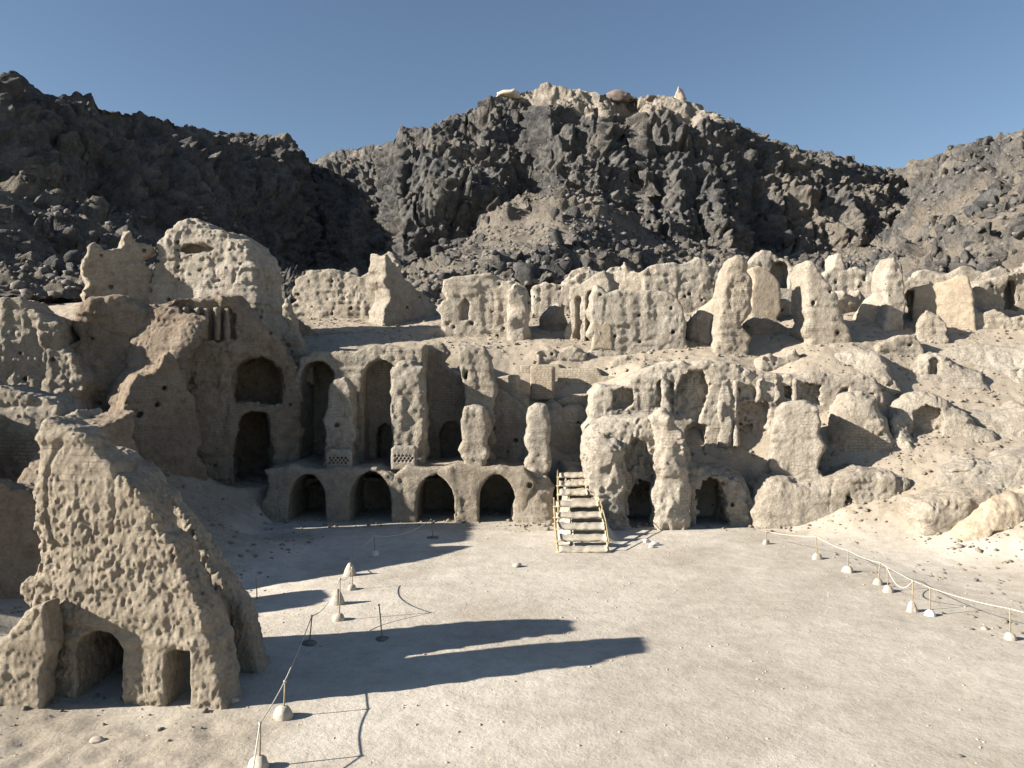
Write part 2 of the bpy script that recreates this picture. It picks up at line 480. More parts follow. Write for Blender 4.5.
# ---- foreground, left
ruin('ruined_wall', 'tall pitted mud wall in the left foreground with an arched doorway and a narrow doorway', 'ruined wall', 19.0,
     [(34, 735), (38, 640), (48, 580), (46, 562), (35, 545), (32, 500), (34, 450), (37, 424), (46, 418), (58, 424), (72, 428), (90, 442), (108, 463), (128, 483),
      (148, 505), (165, 530), (186, 570), (201, 610), (213, 648), (222, 690), (230, 735)], t=1.05, amp=.9, rnd=.18, mat=M_FRONT, h=.031, vert=1.6, knob=.75, grain=.55, soft=.2, cutn=.35,
     yaw=-5, ap=130, holes=3,
     add=[([(30, 735), (32, 470), (60, 449), (90, 448), (118, 458), (145, 474), (167, 493), (200, 534), (230, 588), (250, 638), (266, 692), (272, 735)], 2.3, 3.2),
          ([(30, 735), (34, 560), (60, 560), (190, 600), (205, 735)], .95, 3.6)],
     cut=[(arch(73, 123, 631, 716, spring=650), 2.9), ([(166, 716), (167, 655), (172, 651), (189, 652), (190, 716)], 2.6)], seed=101)
ruin('wall_stub', 'low crumbling mud stub at the left edge beside the arched doorway', 'ruined wall', 18.5,
     [(-70, 790), (-70, 672), (-10, 650), (8, 634), (24, 614), (42, 606), (50, 650), (44, 700), (34, 760)], t=.7, amp=.7, mat=M_FRONT, seed=222, soft=.5, holes=0, grain=.62, h=.034, knob=.7)
ruin('wall_stub', 'shaded low wall seen through the gap left of the tall pitted wall', 'ruined wall', 26,
     [(-220, 640), (-210, 440), (-120, 445), (-30, 470), (10, 488), (44, 492), (54, 500), (56, 640)], t=1.2, amp=.7, yaw=24, ap=50, mat=M_RED, seed=223)
ruin('ruined_wall', 'brick coursed mud wall at the left edge behind the tall pitted wall', 'ruined wall', 32,
     [(-100, 620), (-98, 400), (-20, 392), (20, 393), (46, 397), (57, 404), (62, 416), (66, 412), (76, 408), (84, 420), (88, 440), (90, 600)], t=2.0,
     amp=.9, mat=M_ADOBE, add=[([(-150, 620), (-150, 412), (-90, 415), (-62, 418), (-58, 620)], -3.6, .2),  # first extra: unseen return block added out of view to shade the wall's lower face
          ([(-160, 620), (-158, 318), (-110, 316), (-80, 322), (-72, 340), (-66, 620)], -.2, 4.5)], seed=224)  # tall unseen block added beyond the frame, casts shade towards the arcade foot
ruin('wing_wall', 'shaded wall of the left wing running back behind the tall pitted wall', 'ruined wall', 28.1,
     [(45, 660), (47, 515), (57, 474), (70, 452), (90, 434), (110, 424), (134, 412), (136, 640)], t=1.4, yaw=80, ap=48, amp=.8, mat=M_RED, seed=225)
ruin('ruined_wall', 'thick broken wall high at the left edge with a sunlit rim above deep shade', 'ruined wall', 40,
     [(-70, 440), (-70, 300), (-10, 302), (20, 298), (28, 309), (48, 318), (57, 324), (60, 344), (72, 354), (80, 368), (84, 440)], t=3.0, amp=1.1, yaw=8, seed=226)
# ---- left citadel
ruin('ruined_tower', 'massive eroded tower crowning the left citadel with a dark slit below its rounded top', 'ruined tower', 50,
     [(140, 345), (146, 250), (148, 234), (160, 225), (168, 216), (178, 212), (190, 216), (204, 225), (225, 229), (240, 238), (249, 250), (256, 272), (264, 345)],
     t=5, amp=1.35, rnd=.6, yaw=-4, lean=.12, cut=[([(166, 248), (180, 243), (198, 243), (211, 246), (200, 250), (180, 251)], 1.6)], mat=M_PALE)
ruin('ruined_wall', 'shaded wall with a sunlit jagged left end beside the massive citadel tower', 'ruined wall', 49,
     [(82, 345), (82, 262), (88, 244), (96, 241), (103, 250), (118, 246), (124, 230), (131, 228), (137, 240), (152, 243), (156, 345)], t=1.6, yaw=30, ap=84, amp=1.0)
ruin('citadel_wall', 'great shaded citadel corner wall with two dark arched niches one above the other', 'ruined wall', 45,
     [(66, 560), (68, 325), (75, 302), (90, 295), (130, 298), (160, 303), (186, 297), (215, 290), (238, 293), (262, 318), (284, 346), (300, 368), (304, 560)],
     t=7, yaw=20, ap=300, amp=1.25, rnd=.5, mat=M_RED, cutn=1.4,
     cut=[(arch(234, 284, 354, 404, spring=384), 3.6), (arch(235, 273, 409, 484), 4.2),
          (arch(164, 236, 300, 340, spring=318), .5)])
th = RUINS[-1]
for k, x in enumerate((176, 186, 196, 206, 217, 227)):
    part_of(th, 'frieze_column', [(x - 2.6, 341), (x - 2.6, 308), (x + 2.6, 308), (x + 2.6, 341)], -.02, .6, amp=.7, h=.06, mat=M_RED, seed=300 + k)
ruin('mud_slope', 'sunlit pinkish slope of collapsed mud below the citadel tower', 'collapsed mud', 39.6,
     [(96, 430), (98, 330), (104, 304), (125, 301), (150, 304), (168, 306), (178, 316), (172, 338), (162, 360), (158, 400), (150, 430)], t=3, lean=.4, amp=1.1, rnd=.8, yaw=-10, mat=M_RED)
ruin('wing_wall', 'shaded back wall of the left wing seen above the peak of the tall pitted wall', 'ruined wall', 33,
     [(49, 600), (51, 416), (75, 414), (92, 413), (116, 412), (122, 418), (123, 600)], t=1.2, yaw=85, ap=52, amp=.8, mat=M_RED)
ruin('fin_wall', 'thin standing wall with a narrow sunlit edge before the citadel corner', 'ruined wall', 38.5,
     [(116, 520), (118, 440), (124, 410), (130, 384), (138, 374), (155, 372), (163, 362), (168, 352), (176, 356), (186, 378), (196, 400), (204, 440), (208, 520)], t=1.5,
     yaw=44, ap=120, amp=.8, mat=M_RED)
ruin('wall_stub', 'slim sunlit stump on the citadel shoulder above the tall arches', 'ruined wall', 46.5,
     [(279, 375), (280, 304), (287, 299), (294, 316), (302, 338), (312, 358), (314, 385)], t=1.0, amp=1.0)
# ---- central palace
low_arches = [(288, 326, 475, 512), (349, 391, 471, 522), (416, 454, 475, 528), (478, 517, 475, 524)]
ruin('arcade', 'lower arcade of four dark arched openings at the back of the courtyard', 'arcade', 42,
     [(262, 545), (264, 470), (300, 467), (350, 468), (420, 468), (455, 465), (500, 466), (525, 470), (536, 482), (530, 500), (526, 545)], t=5.0, amp=.42, rnd=.2, cutn=.45, holes=4,
     cut=[(arch(a, b, c, e + 20, spring=c + 27, point=(.05, .3, .2, .12)[i]), 4.2) for i, (a, b, c, e) in enumerate(low_arches)])
ruin('palace_front', 'upper palace front with tall arched bays above the lower arcade', 'ruined palace', 45,
     [(286, 480), (286, 380), (300, 358), (312, 352), (340, 350), (365, 346), (385, 344), (420, 343), (436, 343), (444, 352), (444, 480)], t=5.0,
     amp=.7, rnd=.3, cutn=.7, add=[([(462, 480), (462, 344), (484, 345), (492, 357), (495, 380), (494, 480)], 0, 1.3), ([(436, 480), (436, 343), (455, 343), (470, 346), (470, 480)], 0, 1.5),
          ([(434, 480), (436, 374), (450, 370), (470, 377), (470, 480)], 1.2, 5.0)],
     cut=[(arch(299, 335, 360, 478), 3.2), (arch(363, 396, 359, 478), 1.6), (arch(376, 394, 424, 478), 1.6, 1.4),
          ([(423, 478), (423, 348), (428, 336), (454, 336), (458, 352), (464, 388), (464, 478)], 2.6), (arch(440, 461, 421, 478), 1.6, 2.4)])
th = RUINS[-1]
part_of(th, 'pier', [(392, 475), (391, 400), (389, 372), (397, 362), (412, 360), (422, 368), (425, 390), (424, 475)], -1.3, .6, amp=1.0, h=.08, rnd=.4, seed=61,
        label='broad rough pier rising to the roof line')
ruin('pier', 'thick rough pier with a rounded top and long pitted face between the two tall arches', 'ruined pier', 43.2,
     [(324, 480), (325, 410), (326, 388), (333, 378), (345, 376), (352, 390), (353, 480)], t=1.5, amp=.8, mat=M_PALE)
ruin('pier', 'free standing rounded sunlit pier before the bay at the palace middle', 'ruined pier', 43,
     [(460, 482), (460, 420), (463, 407), (474, 404), (485, 407), (490, 420), (490, 482)], t=1.3, amp=.7, rnd=.5, mat=M_PALE)
ruin('pier', 'narrow standing pier at the right end of the arcade beside the stair', 'ruined pier', 42.6,
     [(526, 495), (527, 430), (529, 408), (536, 403), (546, 405), (550, 420), (550, 500)], t=1.4, amp=.8, rnd=.4, mat=M_PALE)
def lattice(label, x0, x1, y0, y1, d, top):
    cuts = []
    for r in range(3):
        for k in range(5):
            cx = x0 + 4 + (x1 - x0 - 7) * (k + (.6 if r % 2 else .1)) / 5; cy = y0 + 1.0 + r * 2.5 + top
            cuts.append(([(cx - 1.35, cy), (cx, cy - 1.35), (cx + 1.35, cy), (cx, cy + 1.35)], .6))
    ruin('lattice_parapet', label, 'parapet', d, [(x0, y1 + 3), (x0, y0 + 3), (x0 + 4, y0), (x1 - 3, y0), (x1, y0 + 3), (x1, y1 + 3)], t=.4, amp=.2, rnd=.15,
         cut=cuts, h=.028, mat=M_PALE, cutn=.05)
lattice('shaded parapet pierced with diamond holes below the thick rough pier', 325, 352, 449, 467, 42.5, 8)
lattice('sunlit parapet pierced with diamond holes below the broad rough pier', 391, 417, 446, 467, 42.5, 9)
ruin('ruined_wall', 'stepped mud wall closing the dark bay left of the narrow pier', 'ruined wall', 46.5,
     [(482, 490), (484, 392), (492, 385), (505, 392), (516, 400), (528, 410), (530, 490)], t=1.6, amp=.5)
ruin('rubble_bank', 'bank of rubble spilling down between the arcade end and the stair', 'rubble', 41,
     [(508, 560), (512, 512), (520, 498), (532, 480), (548, 478), (556, 490), (558, 520), (562, 560)], t=3, lean=.35, amp=1.1, rnd=.6, skirt=.5)
# brick repairs above the stair
ruin('brick_wall', 'small sunlit block of new mud brick on the terrace above the stair', 'brick wall', 48.2,
     [(530, 400), (530, 366), (553, 367), (553, 400)], t=.8, amp=.06, rnd=.05, mat=M_BRICK, yaw=-14, h=.07)
ruin('brick_wall', 'long low wall of new mud brick on the terrace above the stair', 'brick wall', 49.2,
     [(520, 410), (520, 365), (559, 364), (560, 368), (597, 368), (602, 376), (628, 377), (628, 410)], t=.9, amp=.08, rnd=.05, mat=M_BRICK, yaw=-14, h=.08)
ruin('brick_wall', 'lowest stepped wall of mud brick between the stair head and the long low brick wall', 'brick wall', 47.8,
     [(556, 425), (556, 400), (572, 394), (625, 393), (626, 430), (556, 430)], t=.8, amp=.12, rnd=.08, mat=M_BRICK, yaw=-14, h=.08)
ruin('brick_wall', 'ragged brick stump left of the small sunlit brick block', 'brick wall', 47.2,
     [(486, 420), (486, 388), (494, 378), (508, 374), (517, 374), (519, 395), (526, 398), (527, 420)], t=1.0, amp=.35, rnd=.12, mat=M_BRICK, yaw=-14, h=.08)
ruin('retaining_wall', 'shaded retaining wall at the head of the wooden stair', 'retaining wall', 47,
     [(546, 470), (546, 428), (552, 422), (592, 422), (592, 470)], t=1.2, amp=.25, rnd=.1)
ruin('rubble_bank', 'ledge of loose rubble under the brick walls above the stair', 'rubble', 46.8,
     [(528, 440), (530, 415), (545, 405), (575, 406), (592, 410), (596, 425), (548, 425)], t=1.4, amp=.9, lean=.3)
# ---- middle tier
ruin('ruined_wall', 'long sloping ruin with a small knob on its crest behind the palace front', 'ruined wall', 60,
     [(284, 365), (286, 275), (300, 268), (318, 265), (336, 268), (355, 274), (370, 264), (378, 250), (384, 246), (389, 251), (394, 262), (396, 365)], t=3, amp=1.3, lean=.25)
ruin('ruined_wall', 'shaded wall falling steeply to the right from the knobbed crest', 'ruined wall', 58.5,
     [(384, 365), (385, 252), (392, 256), (402, 272), (416, 288), (430, 296), (440, 306), (444, 365)], t=2, yaw=42, ap=386, amp=.9)
ruin('ruined_hall', 'broad block of wall with a pilaster at its right end on the middle terrace', 'ruined wall', 54,
     [(439, 370), (441, 290), (445, 280), (458, 276), (472, 274), (490, 272), (506, 280), (516, 281), (526, 288), (531, 310), (534, 370)], t=3, amp=.85, mat=M_PALE,
     cut=[([(461, 320), (461, 303), (465, 299), (469, 303), (469, 320)], .3)] + [([(x - 1.2, 325), (x - 1.2, 322.5), (x + 1.2, 322.5), (x + 1.2, 325)], .6) for x in (448, 472, 503)])
part_of(RUINS[-1], 'pilaster', [(507, 365), (508, 290), (516, 282), (526, 290), (529, 320), (530, 365)], -.7, .3, amp=.9, h=.1, rnd=.4, mat=M_PALE, seed=71)
ruin('ruined_wall', 'low rough wall behind the gap between the two terrace blocks', 'ruined wall', 63,
     [(528, 355), (532, 288), (545, 282), (560, 284), (575, 276), (590, 270), (600, 276), (602, 355)], t=2, amp=1.1, mat=M_PALE)
ruin('mud_hump', 'rounded hump of mud in the gap between the terrace blocks', 'collapsed mud', 57,
     [(540, 350), (541, 316), (548, 306), (558, 300), (567, 304), (569, 350)], t=2, amp=.9, rnd=1.0)
ruin('fin_wall', 'fluted sunlit fin wall at the left end of the right terrace block', 'ruined wall', 53.5,
     [(566, 352), (567, 300), (570, 288), (584, 278), (596, 271), (604, 268), (610, 280), (612, 352)], t=2.2, amp=.9, yaw=-25, ap=590, mat=M_PALE,
     cut=[([(575, 360), (575, 298), (578, 295), (580, 298), (580, 360)], .5), ([(586, 360), (586, 292), (590, 290), (592, 292), (592, 360)], .6)])
ruin('ruined_hall', 'wide pitted terrace block with a smooth plastered left corner', 'ruined wall', 51,
     [(590, 385), (591, 296), (596, 283), (603, 286), (608, 291), (630, 290), (652, 289), (672, 293), (682, 304), (686, 330), (687, 385)], t=3, amp=.85, mat=M_PALE)
part_of(RUINS[-1], 'plaster_panel', [(592, 350), (592, 322), (612, 321), (613, 350)], -.03, .3, amp=.3, h=.08, mat=M_PLASTER, seed=73)
ruin('ruined_wall', 'bright broken wall rising behind the wide pitted terrace block', 'ruined wall', 61,
     [(606, 320), (608, 275), (616, 268), (624, 262), (630, 270), (642, 272), (646, 320)], t=2, amp=1.0, yaw=-20, mat=M_PALE)
ruin('ruined_wall', 'flat topped wall with fluted face behind the tall tapering pier', 'ruined wall', 59,
     [(640, 320), (641, 272), (652, 265), (672, 263), (690, 260), (699, 255), (707, 259), (713, 275), (716, 320)], t=2.2, amp=.9, mat=M_PALE)
# tall piers to the right
ruin('tall_pier', 'tall tapering pier with a long sunlit slope of mud on its left', 'ruined pier', 50,
     [(714, 380), (718, 330), (722, 300), (726, 270), (732, 257), (742, 254), (749, 260), (751, 300), (750, 380)], t=2.4, amp=.85, rnd=.5, mat=M_PALE)
ruin('mud_slope', 'bright smooth slope of mud leaning on the left of the tall tapering pier', 'collapsed mud', 51,
     [(680, 375), (682, 322), (692, 308), (704, 298), (716, 284), (727, 272), (730, 375)], t=2.0, yaw=-32, ap=726, amp=.55, rnd=.6, lean=.15, mat=M_PLASTER)
ruin('plaster_wall', 'smooth plastered wall block beside the tall tapering pier', 'ruined wall', 56,
     [(750, 335), (751, 268), (760, 265), (770, 270), (780, 282), (782, 335)], t=1.6, amp=.25, mat=M_PLASTER)
ruin('arched_wall', 'pale wall with a single round arch high among the right hand ruins', 'ruined wall', 60,
     [(754, 335), (756, 255), (762, 249), (772, 250), (779, 256), (790, 262), (797, 275), (803, 290), (805, 335)], t=1.6, amp=.6, mat=M_PALE,
     cut=[(arch(771, 789, 260, 288), 1.2)])
ruin('vault_mound', 'low rounded vault in shade between the two tall right hand fins', 'ruined vault', 53.5,
     [(742, 380), (744, 322), (754, 314), (770, 317), (788, 326), (800, 338), (804, 380)], t=3, amp=.5, rnd=1.0)
ruin('tall_fin', 'tall fin with a bright left face and a top sloping to the right', 'ruined pier', 50,
     [(809, 375), (810, 320), (807, 290), (806, 268), (809, 259), (815, 262), (822, 274), (833, 286), (843, 302), (848, 325), (855, 345), (862, 375)], t=3.2, amp=.75, rnd=.4, mat=M_PALE)
ruin('ruined_wall', 'distant wall with a knobbed stump behind the tall fins', 'ruined wall', 63,
     [(815, 345), (818, 285), (826, 272), (833, 268), (834, 257), (838, 252), (844, 254), (847, 267), (858, 267), (873, 273), (882, 286), (888, 345)], t=2, amp=.9, mat=M_PALE)
ruin('tall_fin', 'pointed fin tower with a bright sloping left flank near the right hand plastered wall', 'ruined pier', 52,
     [(884, 345), (887, 300), (885, 278), (889, 263), (895, 256), (901, 266), (905, 285), (907, 345)], t=2.2, amp=.7, mat=M_PALE)
ruin('mud_slope', 'bright flank of mud climbing to the pointed fin tower', 'collapsed mud', 53,
     [(845, 355), (850, 318), (862, 300), (876, 288), (888, 270), (893, 355)], t=1.6, yaw=-38, ap=889, amp=.5, rnd=.5, mat=M_PLASTER)
ruin('plaster_wall', 'bright plastered wall with a dark door gap right of the pointed fin tower', 'ruined wall', 52.5,
     [(904, 345), (905, 290), (914, 287), (930, 283), (945, 281), (958, 274), (968, 276), (975, 300), (978, 345)], t=1.6, yaw=-28, ap=940, amp=.35, mat=M_PLASTER,
     cut=[([(906, 322), (906, 291), (913, 291), (913, 322)], 1.3)])
ruin('ruined_wall', 'layered wall with a tall arched niche at the right edge of the ruins', 'ruined wall', 53.5,
     [(966, 350), (970, 292), (980, 282), (996, 276), (1010, 276), (1026, 271), (1060, 268), (1090, 272), (1090, 350)], t=3, amp=1.0, mat=M_PALE,
     cut=[(arch(1005, 1018, 279, 310), 1.2)])
ruin('wall_stub', 'low rough ledge wall on the bright slope below the right plastered wall', 'ruined wall', 49,
     [(872, 365), (880, 345), (900, 336), (918, 334), (924, 345), (926, 370)], t=1.2, amp=.9, mat=M_PALE)
# ---- right wing
ruin('column_wall', 'long ruined wall with half columns and rough recesses above the right hand arches', 'ruined wall', 45,
     [(586, 490), (588, 410), (592, 393), (600, 384), (612, 386), (622, 385), (640, 372), (658, 364), (684, 361), (706, 360), (722, 363), (742, 369), (766, 371),
      (790, 373), (830, 373), (858, 374), (876, 378), (884, 392), (890, 490)], t=3, amp=.8, rnd=.35, mat=M_PALE, cutn=1.8,
     cut=[([(613, 408), (613, 389), (633, 388), (636, 402), (628, 408)], .55), ([(676, 412), (678, 376), (690, 370), (704, 372), (708, 392), (698, 420)], .5),
          ([(657, 412), (657, 384), (662, 380), (674, 384), (674, 412)], .28), ([(687, 465), (687, 430), (695, 424), (706, 428), (707, 465)], 1.6),
          ([(740, 404), (756, 401), (768, 405), (768, 450), (740, 450)], .45), (arch(741, 768, 421, 452), 1.5, .6),
          ([(783, 400), (784, 385), (793, 385), (793, 400)], .5), ([(799, 400), (800, 384), (822, 386), (820, 404)], .35),
          ([(838, 398), (839, 388), (850, 386), (850, 400)], .4), ([(738, 400), (738, 384), (757, 384), (757, 399)], .3)])
th = RUINS[-1]
for k, (a, b, y0, y1) in enumerate(((662, 671, 384, 415), (719, 731, 382, 448), (734, 738, 386, 446), (757, 763, 384, 402), (775, 781, 384, 402), (794, 798, 384, 404))):
    part_of(th, 'half_column', [(a, y1), (a + .4, (y0 + y1) / 2), (a, y0 - 5), (b, y0 - 5), (b - .5, (2 * y0 + y1) / 3), (b, y1)], -.16, .5, amp=.75, h=.065, rnd=.2, mat=M_PALE, seed=80 + k)
ruin('arcade_ruin', 'melted mud front with two dark pointed doorways right of the stair', 'ruined arcade', 41,
     [(588, 550), (590, 505), (584, 470), (586, 440), (592, 428), (612, 420), (634, 416), (650, 412), (668, 413), (678, 418), (688, 440), (693, 466), (712, 470),
      (732, 472), (748, 480), (758, 500), (768, 550)], t=3.6, amp=1.15, rnd=.9, mat=M_PALE, cutn=2.0,
     cut=[(arch(631, 661, 481, 545, point=.25, spring=505), 3.4), ([(628, 500), (626, 460), (636, 440), (648, 440), (656, 470), (658, 500)], .5),
          (arch(697, 731, 477, 545, spring=500, point=.1), 3.4)])
part_of(RUINS[-1], 'buttress', [(656, 545), (654, 500), (658, 450), (656, 420), (664, 411), (676, 416), (684, 445), (690, 480), (692, 545)], -1.2, .8, amp=1.3, h=.08, rnd=.7, mat=M_PALE, seed=91)
part_of(RUINS[-1], 'buttress', [(592, 545), (590, 500), (592, 450), (604, 433), (618, 436), (624, 460), (628, 500), (632, 545)], -1.0, .8, amp=1.3, h=.08, rnd=.7, mat=M_PALE, seed=92)
ruin('mud_block', 'squat rounded block of mud on the ledge before the half columns', 'ruined pier', 41.7,
     [(768, 490), (771, 440), (776, 412), (784, 403), (806, 401), (818, 406), (823, 425), (825, 490)], t=2.4, amp=.75, rnd=.6, mat=M_PALE, yaw=-16, ap=770, holes=0)
ruin('mud_hump', 'large smooth hump of mud with a shadow on its left flank', 'collapsed mud', 42.3,
     [(826, 520), (830, 450), (838, 408), (850, 395), (866, 393), (880, 399), (893, 420), (906, 450), (922, 520)], t=5, amp=.9, rnd=1.0, mat=M_PALE, lean=.08, yaw=-12)
ruin('eroded_base', 'eroded base of the right wing with a dark narrow cleft at its foot', 'ruined wall', 39.6,
     [(752, 555), (758, 500), (768, 484), (790, 478), (820, 482), (846, 478), (866, 470), (900, 474), (918, 482), (924, 555)], t=4, holes=0, yaw=-5, amp=.95, rnd=.8, mat=M_PALE, lean=.12,
     cut=[([(845, 535), (846, 505), (852, 492), (858, 505), (860, 535)], 1.6)])
ruin('mud_hump', 'leaning lump with a bright left flank at the foot of the right slope', 'collapsed mud', 36.8,
     [(918, 565), (919, 520), (926, 503), (945, 497), (968, 492), (996, 486), (1008, 490), (1000, 520), (985, 565)], t=2.6, amp=.8, rnd=.6, mat=M_PALE, lean=-.1)
ruin('mud_hump', 'smooth bright hump at the right edge with a small dark cavity', 'collapsed mud', 35.2,
     [(952, 575), (960, 548), (978, 528), (1000, 508), (1030, 495), (1080, 485), (1085, 575)], t=3.2, amp=.6, rnd=1.0, mat=M_PLASTER, lean=.2,
     cut=[([(996, 540), (1000, 534), (1010, 532), (1014, 540)], 1.6)])
for k, (lab, d, yaw, pl, m) in enumerate((
    ('low broken foot wall under the broad pilastered block', 52.5, 0, [(440, 365), (441, 346), (460, 342), (482, 347), (505, 341), (520, 350), (530, 346), (534, 365)], M_ADOBE),
    ('crumbled terrace lip left of the smooth plastered corner', 50.3, 6, [(535, 372), (537, 352), (548, 345), (560, 350), (574, 344), (588, 352), (592, 372)], M_PALE),
    ('crumbled terrace lip under the wide pitted terrace block', 49.4, -4, [(608, 382), (612, 362), (628, 356), (645, 361), (662, 357), (680, 362), (690, 382)], M_PALE),
    ('broken cross wall between the pitted block and the tall tapering pier', 54, -30, [(684, 352), (686, 315), (694, 306), (702, 312), (710, 304), (720, 312), (724, 352)], M_PALE),
    ('ragged back wall behind the fluted fin wall', 65, 0, [(560, 318), (562, 282), (572, 270), (590, 266), (602, 272), (618, 264), (636, 270), (640, 318)], M_PALE),
    ('ragged back wall left of the single round arch', 64, 8, [(700, 318), (704, 268), (716, 262), (730, 266), (744, 258), (756, 262), (760, 318)], M_PALE),
    ('broken wall with a stepped top between the round arch and the bright faced fin', 57, 0, [(778, 348), (780, 300), (788, 296), (794, 304), (802, 298), (812, 306), (816, 348)], M_PALE),
    ('small buttress ruin between the bright faced fin and the pointed fin tower', 56, 20, [(838, 345), (840, 300), (848, 290), (856, 296), (864, 288), (872, 300), (874, 345)], M_PALE),
    ('long crumbled wall under the dark cliffs behind the pointed fin tower', 66, -6, [(880, 312), (884, 276), (900, 270), (915, 276), (930, 268), (948, 273), (966, 266), (985, 272), (990, 312)], M_PALE),
    ('crumbled wall under the dark cliffs at the right edge', 62, -10, [(985, 312), (988, 272), (1002, 264), (1018, 268), (1036, 260), (1060, 266), (1066, 312)], M_PALE),
    ('thick stub standing before the bright plastered wall', 50.5, -15, [(918, 350), (920, 322), (928, 312), (940, 316), (948, 326), (952, 350)], M_PALE),
    ('stepped ruin in front of the layered wall at the right edge', 51.5, -12, [(958, 352), (962, 318), (972, 306), (986, 312), (998, 308), (1012, 318), (1030, 314), (1034, 352)], M_PALE),
    ('small broken wall on the terrace above the half columns', 48, 10, [(760, 378), (762, 358), (772, 352), (784, 357), (796, 350), (806, 360), (808, 378)], M_PALE),
    ('slumped wall end between the half columns and the bright slope', 46, -20, [(876, 420), (878, 384), (886, 376), (896, 382), (904, 394), (908, 420)], M_PALE),
    ('shaded wall ruin behind the slim stump on the citadel shoulder', 54, 25, [(262, 372), (264, 300), (272, 288), (282, 296), (290, 308), (304, 322), (318, 334), (322, 372)], M_RED),
    ('broken rim wall at the foot of the long sloping ruin', 55, 5, [(318, 358), (322, 334), (340, 328), (356, 334), (374, 330), (392, 336), (398, 358)], M_ADOBE))):
    ruin('broken_wall', lab, 'ruined wall', d, pl, t=1.4, yaw=yaw, amp=1.05, mat=m, seed=1500 + 37 * k, jagged=1.6, lean=.08)


# ------------------------------------------------------------------ terrain
CTRL = []
def c(px, py, d): CTRL.append(pt(px, py, d))
def g(x, y, z): CTRL.append(np.array((x, y, z), float))
for x in (-7, -3, 2, 7, 11): 
    for y in (12, 18, 24, 30, 36, 40): g(x, y, 0)
for x in (-20, -14, -8, 0, 8, 16, 26): g(x, 2, 0)
for y in (10, 18, 24, 30): g(15 if y > 24 else 17, y, 0)
for x, y, z in ((-12, 14, 0), (-8, 20, 0), (-10, 19.5, 0), (-11, 17, .1), (-16, 16, .8), (-12.5, 23, .7), (-18, 22, 1.5), (-22, 18, 2), (-30, 20, 3), (-9.5, 26, 0), (-9, 31, .1)): g(x, y, z)
c(245, 590, 30); c(200, 540, 32); c(165, 500, 35); c(250, 530, 39); c(215, 522, 38); c(250, 508, 42); c(110, 520, 33); c(130, 470, 38)
c(60, 420, 40); c(0, 440, 40); c(-60, 400, 40); c(20, 640, 24)
g(-10, 42, 0); g(-5, 42, 0); g(0, 42, 0); g(-10, 51, 9.3); g(-2, 51, 9.2); g(-6, 51, 9.2); g(3.5, 36, 0); g(3.5, 44.5, 2.7); g(3.5, 47, 3); g(6, 42, 0); g(10, 42, 0)
c(340, 340, 52); c(420, 338, 54); c(300, 335, 55); c(300, 325, 58); c(400, 328, 58); c(480, 345, 52.5); c(200, 300, 54); c(100, 300, 52); c(30, 310, 52); c(-60, 300, 52)
c(545, 345, 52); c(570, 340, 55); c(560, 355, 50.5); c(560, 320, 62); c(620, 365, 50); c(660, 362, 49.5); c(700, 358, 49.5); c(770, 362, 50); c(830, 358, 47.5); c(860, 348, 49)
c(640, 361, 48); c(720, 358, 47.5); c(800, 366, 47); c(870, 372, 46.5)
c(575, 458, 45.2); c(600, 420, 46); c(640, 455, 45); c(720, 462, 45); c(745, 452, 45); c(780, 440, 45); 
c(770, 528, 39.6); c(850, 527, 38.6); c(915, 538, 37); c(955, 560, 34.5); c(1024, 560, 34)
c(912, 505, 39); c(940, 440, 42.5); c(980, 440, 42.5); c(1024, 450, 41.5); c(970, 480, 39); c(1024, 490, 37); c(915, 430, 44.5)
c(900, 400, 46); c(950, 380, 47); c(1024, 380, 47); c(900, 352, 49.5); c(960, 345, 50); c(1024, 330, 51); c(920, 325, 52.5); c(1080, 330, 51); c(1080, 420, 44); c(1100, 520, 36)
c(880, 330, 52); c(830, 300, 60); c(900, 290, 62); c(1000, 285, 62); c(760, 320, 58); c(790, 300, 63); c(700, 300, 62)
for px in range(-100, 1200, 100): c(px, 300 if px > 350 else 320, 68)
for x in (-70, -35, 0, 35, 70): g(x, 95, 13)
g(40, 30, 4); g(40, 15, 1); g(60, 40, 10); g(-60, 40, 8); g(-60, 15, 4); g(26, 36, 2.6); g(22, 31, .35); g(28, 28, .7)
CT = np.array(CTRL)
def rbf_fit(C, s=.5):
    r = np.linalg.norm(C[:, None, :2] - C[None, :, :2], axis=2)
    n = len(C); A = np.zeros((n + 3, n + 3)); A[:n, :n] = r + np.eye(n) * 0; A[:n, n:] = np.c_[np.ones(n), C[:, :2]]; A[n:, :n] = A[:n, n:].T
    A[:n, :n] -= np.eye(n) * s
    return np.linalg.lstsq(A, np.r_[C[:, 2], 0, 0, 0], rcond=None)[0]
RB = rbf_fit(CT)
